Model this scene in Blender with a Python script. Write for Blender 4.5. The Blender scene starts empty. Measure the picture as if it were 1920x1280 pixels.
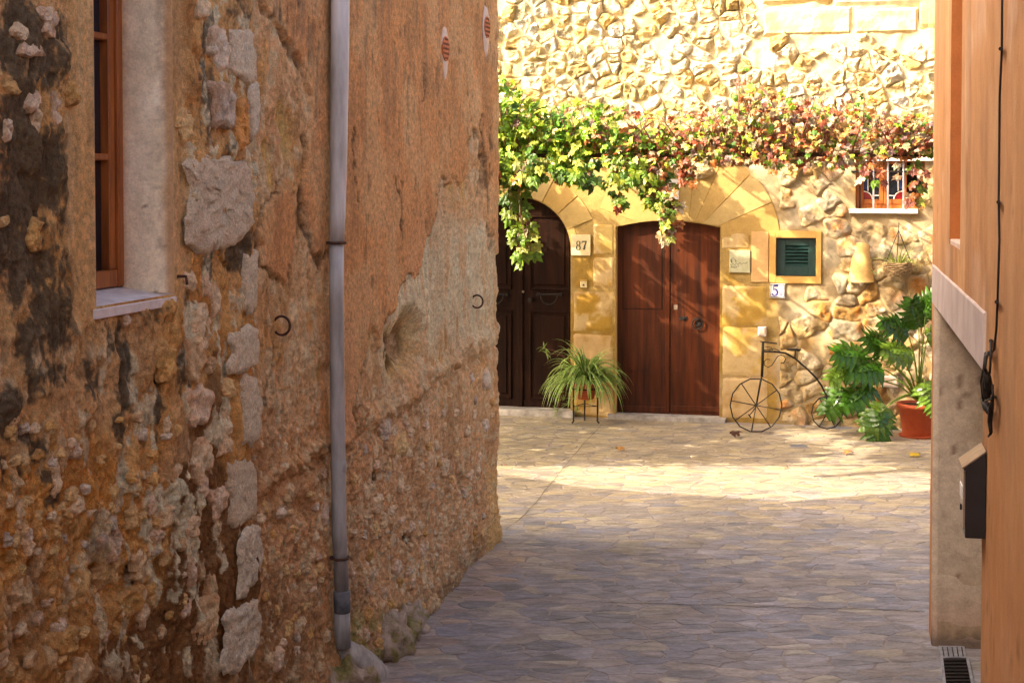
import bpy, math, random
import numpy as np
from mathutils import Vector, Matrix, noise as mnoise
from mathutils.geometry import delaunay_2d_cdt
random.seed(7); rng = np.random.default_rng(7)
R = math.radians
scene = bpy.context.scene
COL = scene.collection

# ------------------------------------------------------------------ camera, sky, sun, exposure
FPX, HOR, EYE, PITCH = 3000.0, 335.0, 2.763, R(2.0)
CY = HOR + FPX * math.tan(PITCH)
cam_d = bpy.data.cameras.new('camera'); cam = bpy.data.objects.new('camera', cam_d); COL.objects.link(cam)
cam.location = (0, 0, EYE); cam.rotation_euler = (R(90) - PITCH, 0, 0)
cam_d.sensor_width = 36; cam_d.lens = 36 * FPX / 1920; cam_d.shift_y = (CY - 640) / 1920
cam_d.clip_end = 500; cam_d.clip_start = 0.05
scene.camera = cam

SUN_D = Vector((0.85, 0.32, -0.60)).normalized()          # direction the light travels
world = bpy.data.worlds.new('World'); scene.world = world; world.use_nodes = True
wn = world.node_tree.nodes; wl = world.node_tree.links
sky = wn.new('ShaderNodeTexSky'); sky.sky_type = 'NISHITA'; sky.sun_disc = False
sky.sun_elevation = math.asin(-SUN_D.z); sky.sun_rotation = math.atan2(-SUN_D.x, -SUN_D.y)
sky.dust_density = 7.0; sky.air_density = 0.4; sky.ozone_density = 0.2
bg = wn['Background']; bg.inputs['Strength'].default_value = 0.15
wl.new(sky.outputs[0], bg.inputs['Color'])
sun_d = bpy.data.lights.new('sun', 'SUN'); sun = bpy.data.objects.new('sun', sun_d); COL.objects.link(sun)
sun_d.energy = 2.0; sun_d.angle = R(0.5); sun_d.color = (1.0, 0.90, 0.74)
sun.rotation_euler = SUN_D.to_track_quat('-Z', 'Y').to_euler()
vs = scene.view_settings; vs.view_transform = 'Standard'; vs.look = 'None'; vs.gamma = 1; vs.exposure = 2.75
vs.use_curve_mapping = False
if hasattr(vs, 'use_white_balance'):            # camera set for the shade
    vs.use_white_balance = True; vs.white_balance_temperature = 7400
scene.cycles.max_bounces = 8; scene.cycles.diffuse_bounces = 4

# ------------------------------------------------------------------ survey: photograph rays met with the real planes
def ray(px, py):
    a, b = (px - 960) / FPX, (CY - py) / FPX
    c, s = math.cos(PITCH), math.sin(PITCH)
    return np.array([a, c + b * s, -s + b * c])
CAMP = np.array([0, 0, EYE])
def on_ground(px, py, z=0.0):
    d = ray(px, py); return CAMP + d * ((z - EYE) / d[2])
def at_y(px, py, Y):
    d = ray(px, py); return CAMP + d * (Y / d[1])
def project(P):
    P = np.asarray(P) - CAMP
    c, s = math.cos(PITCH), math.sin(PITCH)
    depth = P[..., 1] * c - P[..., 2] * s
    up = P[..., 1] * s + P[..., 2] * c
    return 960 + FPX * P[..., 0] / depth, CY - FPX * up / depth
class Plane:
    """a vertical wall plane: s runs along tangent t, z up, h out of the wall along n"""
    def __init__(self, o, t, n):
        self.o = np.array([o[0], o[1], 0.0]); self.t = np.array([t[0], t[1], 0.0]); self.t /= np.linalg.norm(self.t)
        self.n = np.array([n[0], n[1], 0.0]); self.n /= np.linalg.norm(self.n)
    def sz(self, px, py, h=0.0):
        d = ray(px, py); o = self.o + self.n * h
        k = np.dot(o - CAMP, self.n) / np.dot(d, self.n); p = CAMP + d * k
        return float(np.dot(p - self.o, self.t)), float(p[2])
    def w(self, s, z, h=0.0):
        s, z, h = np.broadcast_arrays(np.asarray(s, float), np.asarray(z, float), np.asarray(h, float))
        return self.o + s[..., None] * self.t + h[..., None] * self.n + np.stack([0 * s, 0 * s, z], -1)
    def p(self, px, py, h=0.0):
        s, z = self.sz(px, py); return self.w(s, z, h)
LC = on_ground(930, 1015)
LW = Plane(LC, (-0.23, -1), (1, -0.23))
FW = Plane((0, 18.70), (1, -0.243), (-0.243, -1))
RC = on_ground(1742, 1183)
RW = Plane(RC, (-0.205, -1), (-1, 0.205))

# ------------------------------------------------------------------ numpy noise
def _h(ix, iy, seed):
    n = (ix * 374761393 + iy * 668265263 + seed * 974634777) & 0xffffffff
    n = ((n ^ (n >> 13)) * 1274126177) & 0xffffffff
    return ((n ^ (n >> 16)) & 0xffffff) / float(0xffffff)
def vn(x, y, seed=0):
    xi = np.floor(x).astype(np.int64); yi = np.floor(y).astype(np.int64)
    fx = x - xi; fy = y - yi
    fx = fx * fx * fx * (fx * (fx * 6 - 15) + 10); fy = fy * fy * fy * (fy * (fy * 6 - 15) + 10)
    a = _h(xi, yi, seed); b = _h(xi + 1, yi, seed); c = _h(xi, yi + 1, seed); d = _h(xi + 1, yi + 1, seed)
    return (a + (b - a) * fx + (c - a) * fy + (a - b - c + d) * fx * fy) * 2 - 1
def fbm(x, y, seed=0, o=4, g=0.5):
    s = 0; a = 1; t = 0
    for k in range(o):
        s = s + a * vn(x * 2 ** k + 13.7 * k, y * 2 ** k - 7.3 * k, seed + k); t += a; a *= g
    return s / t
def ridge(x, y, seed=0, o=4):
    s = 0; a = 1; t = 0
    for k in range(o):
        s = s + a * (1 - 2 * np.abs(vn(x * 2 ** k + 3.1 * k, y * 2 ** k + 5.3 * k, seed + k))); t += a; a *= .5
    return s / t
def worley(x, y, seed=0):
    xi = np.floor(x).astype(np.int64); yi = np.floor(y).astype(np.int64)
    f1 = np.full(x.shape, 9.0); f2 = f1.copy(); cid = f1.copy()
    for i in (-1, 0, 1):
        for j in (-1, 0, 1):
            cx, cy = xi + i, yi + j
            d = np.hypot(cx + _h(cx, cy, seed) - x, cy + _h(cx, cy, seed + 5) - y)
            c = _h(cx, cy, seed + 9); m = d < f1
            f2 = np.where(m, f1, np.minimum(f2, d)); cid = np.where(m, c, cid); f1 = np.where(m, d, f1)
    return f1, f2, cid
def ss(a, b, x):
    t = np.clip((x - a) / (b - a), 0, 1); return t * t * (3 - 2 * t)
def sdf(poly, x, y):
    """signed distance to polygon, positive inside"""
    poly = np.array(poly, float); n = len(poly); d = np.full(x.shape, 1e18); ins = np.zeros(x.shape, bool)
    for i in range(n):
        a, b = poly[i], poly[(i + 1) % n]; e = b - a
        wx, wy = x - a[0], y - a[1]; t = np.clip((wx * e[0] + wy * e[1]) / (e @ e + 1e-12), 0, 1)
        d = np.minimum(d, (wx - t * e[0]) ** 2 + (wy - t * e[1]) ** 2)
        c = ((a[1] > y) != (b[1] > y)) & (x < (b[0] - a[0]) * (y - a[1]) / (b[1] - a[1] + 1e-12) + a[0]); ins ^= c
    return np.where(ins, 1, -1) * np.sqrt(d)
def mix(a, b, t):
    return a + (b - a) * t

# ------------------------------------------------------------------ materials
def srgb(h):
    v = [int(h[i:i + 2], 16) / 255 for i in (0, 2, 4)]
    return tuple(c / 12.92 if c < .04045 else ((c + .055) / 1.055) ** 2.4 for c in v)
def nt(name):
    m = bpy.data.materials.new(name); m.use_nodes = True
    return m, m.node_tree.nodes, m.node_tree.links, m.node_tree.nodes['Principled BSDF']
def coords(N, L, stretch):
    g = N.new('ShaderNodeNewGeometry'); mp = N.new('ShaderNodeMapping'); mp.inputs['Scale'].default_value = stretch
    L.new(g.outputs['Position'], mp.inputs['Vector']); return mp.outputs[0]
def noise_n(N, L, vec, scale, detail=6, rough=.6):
    n = N.new('ShaderNodeTexNoise'); n.inputs['Scale'].default_value = scale; n.inputs['Detail'].default_value = detail
    n.inputs['Roughness'].default_value = rough; L.new(vec, n.inputs['Vector']); return n.outputs[0]
def ramp(N, L, fac, stops):
    r = N.new('ShaderNodeValToRGB'); e = r.color_ramp.elements
    while len(e) < len(stops): e.new(.5)
    for k, (p, c) in enumerate(stops):
        e[k].position = p; e[k].color = (*c, 1) if len(c) == 3 else c
    L.new(fac, r.inputs[0]); return r.outputs[0]
def bump(N, L, B, fac, strength, dist, chain=None):
    b = N.new('ShaderNodeBump'); b.inputs['Strength'].default_value = strength; b.inputs['Distance'].default_value = dist
    L.new(fac, b.inputs['Height'])
    if chain: L.new(chain, b.inputs['Normal'])
    L.new(b.outputs[0], B.inputs['Normal']); return b.outputs[0]
def pmat(name, c1, c2, scale=8, rough=.8, bs=.3, bd=.01, bscale=60, stretch=(1, 1, 1), metal=0, spec=.3, lo=.35, hi=.65, detail=8):
    m, N, L, B = nt(name); v = coords(N, L, stretch)
    L.new(ramp(N, L, noise_n(N, L, v, scale, detail), [(lo, c1), (hi, c2)]), B.inputs['Base Color'])
    B.inputs['Roughness'].default_value = rough; B.inputs['Metallic'].default_value = metal
    B.inputs['Specular IOR Level'].default_value = spec
    if bs: bump(N, L, B, noise_n(N, L, v, bscale, 6), bs, bd)
    return m
def vmat(name, rough=.9, s1=25, s2=160, var=.35, bs=.6, bd=.008, stretch=(1, 1, 1), spec=.2, voro=0, b2=.5):
    """colour comes from the mesh attribute Col, broken up by fine noise"""
    m, N, L, B = nt(name); v = coords(N, L, stretch)
    a = N.new('ShaderNodeAttribute'); a.attribute_name = 'Col'
    n1 = noise_n(N, L, v, s1, 8, .7); n2 = noise_n(N, L, v, s2, 5, .7)
    r = ramp(N, L, n1, [(.3, (1 - var,) * 3), (.7, (1 + var * .8,) * 3)])
    r2 = ramp(N, L, n2, [(.3, (1 - var * .8,) * 3), (.7, (1 + var * .6,) * 3)])
    def mul(x, y):
        k = N.new('ShaderNodeMix'); k.data_type = 'RGBA'; k.blend_type = 'MULTIPLY'; k.inputs[0].default_value = 1
        L.new(x, k.inputs[6]); L.new(y, k.inputs[7]); return k.outputs[2]
    L.new(mul(mul(a.outputs['Color'], r), r2), B.inputs['Base Color'])
    B.inputs['Roughness'].default_value = rough; B.inputs['Specular IOR Level'].default_value = spec
    c = bump(N, L, B, n1, bs, bd * 2.5)
    c = bump(N, L, B, n2, bs * b2, bd, c)
    if voro:
        vo = N.new('ShaderNodeTexVoronoi'); vo.inputs['Scale'].default_value = voro; L.new(v, vo.inputs['Vector'])
        bump(N, L, B, vo.outputs['Distance'], bs, bd, c)
    return m
M = {}
M['wall'] = vmat('old_render', s1=34, s2=170, var=.42, bs=1.0, bd=.010, b2=1.0, voro=0)
M['stone'] = vmat('limestone', s1=40, s2=150, var=.36, bs=1.0, bd=.010, b2=1.0)
M['pitted'] = vmat('pitted_limestone', s1=75, s2=200, var=.36, bs=.9, bd=.012, b2=1.0)
M['farwall'] = vmat('ochre_limewash', s1=14, s2=90, var=.22, bs=.5, bd=.006)
M['farstone'] = vmat('field_stone', s1=18, s2=70, var=.30, bs=1.0, bd=.012)
M['flag'] = vmat('flagstone', rough=.6, s1=10, s2=60, var=.42, bs=.9, bd=.006, stretch=(.55, 1.7, 1), spec=.3, b2=1.0)
M['ochre'] = vmat('ashlar', s1=10, s2=60, var=.14, bs=.35, bd=.004)
M['bed'] = pmat('pavement_mortar', (.21, .18, .165), (.31, .27, .245), 6, .9, .6, .008, 90)
M['ground'] = pmat('packed_earth', (.22, .17, .13), (.33, .26, .2), 3, .95, .3, .01, 30)
M['rust'] = pmat('rusty_iron', (.035, .018, .012), (.11, .045, .025), 40, .75, .4, .002, 200, metal=.3)
M['iron'] = pmat('black_iron', (.012, .011, .010), (.035, .028, .024), 50, .55, .3, .001, 200, metal=.6)
M['pvc'] = pmat('grey_plastic_pipe', (.15, .145, .14), (.38, .38, .39), 9, .5, .15, .002, 60, stretch=(1, 1, .22), spec=.5)
M['pvc_top'] = pmat('pale_plastic_pipe', (.27, .265, .26), (.58, .58, .60), 8, .45, .12, .002, 60, stretch=(1, 1, .2), spec=.5)
M['pvc_dark'] = pmat('dark_pipe_sleeve', (.05, .055, .065), (.13, .14, .16), 16, .5, .2, .002, 80)
M['darkwood'] = pmat('dark_walnut', (.007, .0025, .0012), (.020, .006, .0025), 9, .5, .25, .003, 45, stretch=(3, 3, .22), spec=.1)
M['redwood'] = pmat('red_brown_varnished_wood', (.020, .0048, .0016), (.085, .018, .004), 5, .45, .25, .003, 45, stretch=(3, 3, .2), spec=.25)
M['redwood2'] = pmat('red_brown_wood_leaf', (.024, .0055, .0017), (.100, .021, .004), 5, .45, .25, .003, 45, stretch=(3, 3, .2), spec=.25)
M['framewood'] = pmat('orange_varnished_wood', (.20, .055, .012), (.42, .13, .03), 12, .4, .2, .003, 60, stretch=(3, 3, .2), spec=.5)
M['cream'] = pmat('cream_plaster', (.50, .36, .26), (.66, .53, .43), 7, .85, .5, .004, 80)
M['sillw'] = pmat('pale_sill_plaster', (.5, .45, .45), (.66, .62, .62), 15, .7, .4, .004, 60)
M['terracotta'] = pmat('terracotta', (.33, .055, .020), (.46, .095, .035), 6, .6, .2, .003, 40)
M['tile'] = pmat('glazed_tile', (.72, .70, .68), (.82, .80, .78), 9, .25, 0, spec=.6)
M['yellow_plate'] = pmat('pale_stone_plate', (.56, .45, .24), (.66, .54, .31), 20, .7, .2, .002, 80)
M['greyplate'] = pmat('greenish_stone_plaque', (.34, .33, .20), (.44, .42, .27), 20, .5, .15, .002, 80)
M['inkdark'] = pmat('dark_lettering', (.03, .028, .02), (.05, .045, .03), 20, .6, 0)
M['inkblue'] = pmat('blue_glaze', (.03, .03, .22), (.05, .045, .32), 20, .3, 0, spec=.6)
M['shutter'] = pmat('dark_green_paint', (.008, .030, .028), (.016, .048, .044), 12, .32, .1, .002, 60, spec=.6)
M['black'] = pmat('black_shadow_gap', (.004, .003, .003), (.006, .005, .004), 9, .9, 0)
M['blackbox'] = pmat('black_painted_steel', (.006, .006, .008), (.012, .012, .016), 9, .28, .05, .001, 60, spec=.5)
M['brasslid'] = pmat('weathered_brass', (.22, .17, .14), (.34, .25, .19), 25, .35, .1, .001, 90, metal=.5)
M['rightwall'] = pmat('salmon_render', (.40, .155, .060), (.52, .225, .095), 5, .9, .35, .003, 150, stretch=(2.5, 2.5, .18), detail=10)
M['rightpale'] = pmat('pale_grey_render', (.43, .34, .30), (.55, .46, .42), 4, .9, .4, .004, 90)
M['white'] = pmat('white_paint', (.68, .64, .58), (.80, .77, .72), 14, .7, .3, .003, 50)
M['basket'] = pmat('wicker', (.16, .10, .045), (.36, .25, .13), 60, .8, .5, .004, 120)
M['soil'] = pmat('potting_soil', (.012, .009, .006), (.03, .022, .015), 60, .95, .8, .01, 120)
M['galv'] = pmat('galvanised_steel', (.25, .25, .27), (.42, .42, .45), 18, .5, .2, .002, 80, metal=.5)
M['cement'] = pmat('grey_cement', (.20, .18, .16), (.42, .38, .34), 9, .9, .6, .008, 60)
M['cable'] = pmat('black_cable', (.008, .008, .009), (.015, .014, .015), 20, .5, 0)
def leafmat(name, trans=.45, rough=.45):
    m, N, L, B = nt(name); a = N.new('ShaderNodeAttribute'); a.attribute_name = 'Col'
    v = coords(N, L, (1, 1, 1)); n = noise_n(N, L, v, 60, 4)
    k = N.new('ShaderNodeMix'); k.data_type = 'RGBA'; k.blend_type = 'MULTIPLY'; k.inputs[0].default_value = 1
    L.new(a.outputs['Color'], k.inputs[6]); L.new(ramp(N, L, n, [(.3, (.65,) * 3), (.7, (1.25,) * 3)]), k.inputs[7])
    L.new(k.outputs[2], B.inputs['Base Color']); B.inputs['Roughness'].default_value = rough
    B.inputs['Specular IOR Level'].default_value = .4
    t = N.new('ShaderNodeBsdfTranslucent'); L.new(k.outputs[2], t.inputs['Color'])
    ms = N.new('ShaderNodeMixShader'); ms.inputs[0].default_value = trans
    L.new(B.outputs[0], ms.inputs[1]); L.new(t.outputs[0], ms.inputs[2])
    L.new(ms.outputs[0], N['Material Output'].inputs['Surface']); return m
M['leaf'] = leafmat('vine_leaf', .20); M['plantleaf'] = leafmat('glossy_leaf', .12, .25); M['grassleaf'] = leafmat('spider_leaf', .3, .4)
M['stem'] = pmat('vine_stem', (.10, .045, .03), (.22, .10, .06), 30, .8, .3, .003, 90)
M['glass'] = pmat('dark_window_glass', (.006, .010, .016), (.012, .018, .028), 3, .08, 0, spec=.8)
M['glassblue'] = pmat('blue_glass', (.006, .016, .07), (.012, .03, .13), 5, .12, 0, spec=.8)
M['glassred'] = pmat('red_glass', (.13, .003, .005), (.22, .006, .010), 5, .12, 0, spec=.8)

# ------------------------------------------------------------------ objects
def tag(o, label=None, cat=None, group=None, kind=None):
    if label: o['label'] = label
    if cat: o['category'] = cat
    if group: o['group'] = group
    if kind: o['kind'] = kind
    return o
def empty(name, loc):
    o = bpy.data.objects.new(name, None); COL.objects.link(o); o.location = tuple(float(v) for v in loc)
    o.empty_display_size = .1; return o
def origin(p):
    v = np.zeros(3)
    while p is not None:
        v = v + np.array(p.location); p = p.parent
    return v
def link_mesh(name, me, mat, parent=None, loc=None):
    o = bpy.data.objects.new(name, me); COL.objects.link(o)
    if mat is not None and not me.materials: me.materials.append(mat)
    if parent is not None: o.parent = parent
    if loc is not None: o.location = tuple(float(v) for v in loc)
    return o
def mesh(name, V, F, mat, parent=None, col=None, smooth=False, own=True):
    """V in world metres; the object's origin goes to its parent's base, or for a top-level mesh to its own base"""
    V = np.asarray(V, float).reshape(-1, 3)
    if parent is not None:
        off = origin(parent); loc = None
    else:
        off = np.array([V[:, 0].mean(), V[:, 1].mean(), V[:, 2].min()]) if own else np.zeros(3); loc = off
    me = bpy.data.meshes.new(name); me.from_pydata((V - off).tolist(), [], [tuple(int(i) for i in f) for f in F])
    if col is not None:
        ca = me.color_attributes.new('Col', 'FLOAT_COLOR', 'POINT')
        c = np.asarray(col, float)
        if c.ndim == 1: c = np.tile(c, (len(V), 1))
        ca.data.foreach_set('color', np.concatenate([c, np.ones((len(V), 1))], 1).ravel().astype(np.float32))
    if smooth: me.polygons.foreach_set('use_smooth', np.ones(len(me.polygons), bool))
    me.update()
    return link_mesh(name, me, mat, parent, loc)
class MB:
    def __init__(s): s.V = []; s.F = []; s.C = []; s.n = 0
    def add(s, V, F, c=None):
        V = np.asarray(V, float).reshape(-1, 3); s.V.append(V); s.F += [[int(i) + s.n for i in f] for f in F]
        if c is not None:
            c = np.asarray(c, float); s.C.append(np.tile(c, (len(V), 1)) if c.ndim == 1 else c)
        s.n += len(V); return s
    def build(s, name, mat, parent=None, smooth=False):
        return mesh(name, np.concatenate(s.V), s.F, mat, parent, np.concatenate(s.C) if s.C else None, smooth)
BOXF = [(0, 3, 2, 1), (4, 5, 6, 7), (0, 1, 5, 4), (1, 2, 6, 5), (2, 3, 7, 6), (3, 0, 4, 7)]
def box8(P): return np.asarray(P, float), BOXF
def pbox(pl, s0, s1, z0, z1, h0, h1, bev=0.0):
    """box in a wall frame, with a bevelled front when bev > 0"""
    if not bev:
        return np.array([pl.w(s, z, h) for h in (h0, h1) for s, z in ((s0, z0), (s1, z0), (s1, z1), (s0, z1))]), BOXF
    V = []; 
    for h, i in ((h0, 0), (h1 - bev, 0), (h1, bev)):
        V += [pl.w(s, z, h) for s, z in ((s0 + i, z0 + i), (s1 - i, z0 + i), (s1 - i, z1 - i), (s0 + i, z1 - i))]
    F = [(0, 3, 2, 1), (8, 9, 10, 11)]
    for k in (0, 4):
        for i in range(4): j = (i + 1) % 4; F.append((k + i, k + j, k + 4 + j, k + 4 + i))
    return np.array(V), F
def pxbox(pl, x0, y0, x1, y1, h0, h1, bev=0.0):
    s0 = pl.sz(x0, (y0 + y1) / 2)[0]; s1 = pl.sz(x1, (y0 + y1) / 2)[0]
    z1 = pl.sz((x0 + x1) / 2, y0)[1]; z0 = pl.sz((x0 + x1) / 2, y1)[1]
    if s1 < s0: s0, s1 = s1, s0
    return pbox(pl, s0, s1, z0, z1, h0, h1, bev)
def tube(pts, r, seg=6, closed=False, twist=0):
    pts = [Vector(tuple(float(c) for c in p)) for p in pts]; n = len(pts); V = []; F = []
    rs = r if hasattr(r, '__len__') else [r] * n
    up = None
    for i, p in enumerate(pts):
        a = pts[i - 1] if (i or closed) else p; b = pts[(i + 1) % n] if (i < n - 1 or closed) else p
        t = (b - a).normalized() if (b - a).length > 1e-9 else Vector((0, 0, 1))
        if up is None: up = t.orthogonal().normalized()
        up = (up - t * up.dot(t)); up = up.normalized() if up.length > 1e-6 else t.orthogonal().normalized()
        q = t.cross(up)
        for k in range(seg):
            an = 2 * math.pi * k / seg + twist * i
            V.append(p + (up * math.cos(an) + q * math.sin(an)) * rs[i])
    m = n if closed else n - 1
    for i in range(m):
        j = (i + 1) % n
        for k in range(seg):
            l = (k + 1) % seg; F.append((i * seg + k, i * seg + l, j * seg + l, j * seg + k))
    if not closed:
        F.append(tuple(range(seg))[::-1]); F.append(tuple((n - 1) * seg + k for k in range(seg)))
    return np.array([tuple(v) for v in V]), F
def lathe(c, prof, seg=24):
    V = []; F = []
    for r, z in prof:
        for k in range(seg):
            a = 2 * math.pi * k / seg; V.append((c[0] + r * math.cos(a), c[1] + r * math.sin(a), c[2] + z))
    for i in range(len(prof) - 1):
        for k in range(seg):
            l = (k + 1) % seg; F.append((i * seg + k, i * seg + l, (i + 1) * seg + l, (i + 1) * seg + k))
    F.append(tuple(range(seg))[::-1]); F.append(tuple((len(prof) - 1) * seg + k for k in range(seg)))
    return np.array(V), F
def ribbon(pl, pts, ws, h, th=.0015):
    """flat lettering stroke with a varying width, in a wall frame; pts are (s,z)"""
    pts = np.array(pts, float); n = len(pts); ws = np.asarray(ws) * np.ones(n); V = []; F = []
    for i in range(n):
        t = pts[min(i + 1, n - 1)] - pts[max(i - 1, 0)]; t /= np.linalg.norm(t) + 1e-9; q = np.array([-t[1], t[0]]) * ws[i] / 2
        for s in (1, -1):
            V.append(pl.w(*(pts[i] + q * s), h)); V.append(pl.w(*(pts[i] + q * s), h + th))
    for i in range(n - 1):
        a, b = 4 * i, 4 * i + 4; F += [(a + 1, a + 3, b + 3, b + 1), (a, a + 1, b + 1, b), (a + 3, a + 2, b + 2, b + 3)]
    F += [(0, 2, 3, 1), (4 * n - 4, 4 * n - 3, 4 * n - 1, 4 * n - 2)]
    return np.array(V), F
def stone_geo(outline, frame, H, rings=((0, 1), (.4, 1), (.72, .95), (.9, .72), (1.0, .0), (1.02, -.6)), rough=.25, freq=9, seed=0, N=None, flat=1.0, tilt=(0, 0)):
    """a pillow-like block: outline is star shaped 2D; frame(a,b,h) -> world"""
    o = np.array(outline, float)
    if N:                                   # resample evenly
        d = np.linalg.norm(np.roll(o, -1, 0) - o, axis=1); cum = np.concatenate([[0], np.cumsum(d)])
        t = np.linspace(0, cum[-1], N, endpoint=False); oo = np.concatenate([o, o[:1]])
        o = np.stack([np.interp(t, cum, oo[:, k]) for k in (0, 1)], 1)
    c = o.mean(0); n = len(o); A = [c[None]]; Hs = [np.array([rings[0][1]])]
    for r, hh in rings[1:]:
        A.append(c + (o - c) * r); Hs.append(np.full(n, hh))
    A = np.concatenate(A); Hh = np.concatenate(Hs)
    q = A * freq + seed * 3.77
    nz = fbm(q[:, 0], q[:, 1], seed % 97, 4, .55) + .6 * ridge(q[:, 0] * .7, q[:, 1] * .7, 11 + seed % 31, 2)
    ex = np.abs(o - c).max(0) + 1e-6
    ti = (A - c) @ np.array(tilt) 
    h = H * (Hh + rough * nz * np.where(Hh > -.2, 1, .2)) + ti * (Hh > .3)
    jit = .05 * np.stack([fbm(q[:, 0] + 50, q[:, 1], 5, 2), fbm(q[:, 0], q[:, 1] + 50, 6, 2)], 1) * ex.min() * 2
    A = A + jit
    V = frame(A[:, 0], A[:, 1], h); F = [(0, 1 + k, 1 + (k + 1) % n) for k in range(n)]
    for i in range(len(rings) - 2):
        a, b = 1 + i * n, 1 + (i + 1) * n
        for k in range(n):
            l = (k + 1) % n; F.append((a + k, b + k, b + l, a + l))
    return V, F
def chaikin(p, k=1):
    p = np.array(p, float)
    for _ in range(k):
        q = np.roll(p, -1, 0); p = np.stack([p * .78 + q * .22, p * .22 + q * .78], 1).reshape(-1, 2)
    return p
def voronoi(pts, bounds, nn=22):
    pts = np.array(pts); out = []
    x0, x1, y0, y1 = bounds
    for i, p in enumerate(pts):
        cell = [(x0, y0), (x1, y0), (x1, y1), (x0, y1)]
        d = ((pts - p) ** 2).sum(1); idx = np.argsort(d)[1:nn + 1]
        for j in idx:
            m = (p + pts[j]) / 2; nrm = pts[j] - p; new = []
            val = [(c[0] - m[0]) * nrm[0] + (c[1] - m[1]) * nrm[1] for c in cell]
            for k in range(len(cell)):
                a, b = cell[k], cell[(k + 1) % len(cell)]; va, vb = val[k], val[(k + 1) % len(cell)]
                if va <= 0: new.append(a)
                if (va < 0) != (vb < 0) and abs(va - vb) > 1e-12:
                    t = va / (va - vb); new.append((a[0] + (b[0] - a[0]) * t, a[1] + (b[1] - a[1]) * t))
            cell = new
            if len(cell) < 3: break
        out.append(np.array(cell) if len(cell) >= 3 else None)
    return out
def shrink(cell, gap):
    c = cell.mean(0); d = np.linalg.norm(cell - c, axis=1, keepdims=True)
    return c + (cell - c) * np.maximum(.3, (d - gap) / d)

# ================================================================== SETTING
def grid_mesh(name, P, C, mat, keep=None, parent=None, smooth=True):
    """P (rows, cols, 3) -> one mesh; keep (rows-1, cols-1) says which cells exist"""
    nr, nc = P.shape[:2]
    idx = np.arange(nr * nc).reshape(nr, nc)
    q = np.stack([idx[:-1, :-1], idx[:-1, 1:], idx[1:, 1:], idx[1:, :-1]], -1)
    q = q[keep] if keep is not None else q.reshape(-1, 4)
    used = np.zeros(nr * nc, bool); used[q.ravel()] = True; remap = np.cumsum(used) - 1
    V = P.reshape(-1, 3)[used]; q = remap[q]
    off = origin(parent) if parent is not None else np.zeros(3)
    me = bpy.data.meshes.new(name); me.vertices.add(len(V)); me.vertices.foreach_set('co', (V - off).astype(np.float32).ravel())
    me.loops.add(q.size); me.loops.foreach_set('vertex_index', q.astype(np.int32).ravel())
    me.polygons.add(len(q)); me.polygons.foreach_set('loop_start', np.arange(0, q.size, 4, dtype=np.int32))
    me.polygons.foreach_set('loop_total', np.full(len(q), 4, np.int32))
    me.polygons.foreach_set('use_smooth', np.full(len(q), smooth))
    ca = me.color_attributes.new('Col', 'FLOAT_COLOR', 'POINT'); c = C.reshape(-1, 3)[used]
    ca.data.foreach_set('color', np.concatenate([c, np.ones((len(V), 1))], 1).astype(np.float32).ravel())
    me.update(calc_edges=True); me.validate()
    return link_mesh(name, me, mat, parent)

def sheet(name, pl, outer, holes, step, disp, colf, mat, parent, fade=.08):
    """triangulated wall skin with exact openings"""
    def dens(poly):
        out = []
        for i in range(len(poly)):
            a = np.array(poly[i]); b = np.array(poly[(i + 1) % len(poly)]); k = max(1, int(np.linalg.norm(b - a) / step))
            out += [tuple(a + (b - a) * j / k) for j in range(k)]
        return out
    loops = [dens(outer)] + [dens(h) for h in holes]; V = []; E = []
    for lp in loops:
        b = len(V); V += lp; E += [(b + i, b + (i + 1) % len(lp)) for i in range(len(lp))]
    o = np.array(outer); gx, gz = np.meshgrid(np.arange(o[:, 0].min(), o[:, 0].max(), step), np.arange(o[:, 1].min(), o[:, 1].max(), step))
    gx = gx + (rng.random(gx.shape) - .5) * step * .5; gz = gz + (rng.random(gz.shape) - .5) * step * .5
    gx, gz = gx.ravel(), gz.ravel(); ok = sdf(outer, gx, gz) > step * .45
    for h in holes: ok &= sdf(h, gx, gz) < -step * .45
    V += list(zip(gx[ok], gz[ok]))
    r = delaunay_2d_cdt([Vector((float(a), float(b))) for a, b in V], E, [], 0, 1e-6)
    P = np.array([tuple(v) for v in r[0]]); T = np.array([f for f in r[2] if len(f) == 3])
    c = P[T].mean(1); ok = sdf(outer, c[:, 0], c[:, 1]) > 0
    for h in holes: ok &= sdf(h, c[:, 0], c[:, 1]) < 0
    T = T[ok]; dm = np.full(len(P), 9.0)
    for h in holes: dm = np.minimum(dm, np.maximum(0, -sdf(h, P[:, 0], P[:, 1])))
    hh = disp(P[:, 0], P[:, 1]) * ss(0, fade, dm)
    W = pl.w(P[:, 0], P[:, 1], hh)
    nrm = np.cross(W[T[0][1]] - W[T[0][0]], W[T[0][2]] - W[T[0][0]])
    if nrm @ pl.n < 0: T = T[:, ::-1]
    return mesh(name, W, T, mat, parent, colf(P[:, 0], P[:, 1]), True)
def strip(pl, path, h0, h1, closed=False):
    V = []; n = len(path)
    for s, z in path: V += [pl.w(s, z, h0), pl.w(s, z, h1)]
    F = [(2 * i, 2 * i + 1, 2 * ((i + 1) % n) + 1, 2 * ((i + 1) % n)) for i in range(n if closed else n - 1)]
    return np.array(V), F

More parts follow.
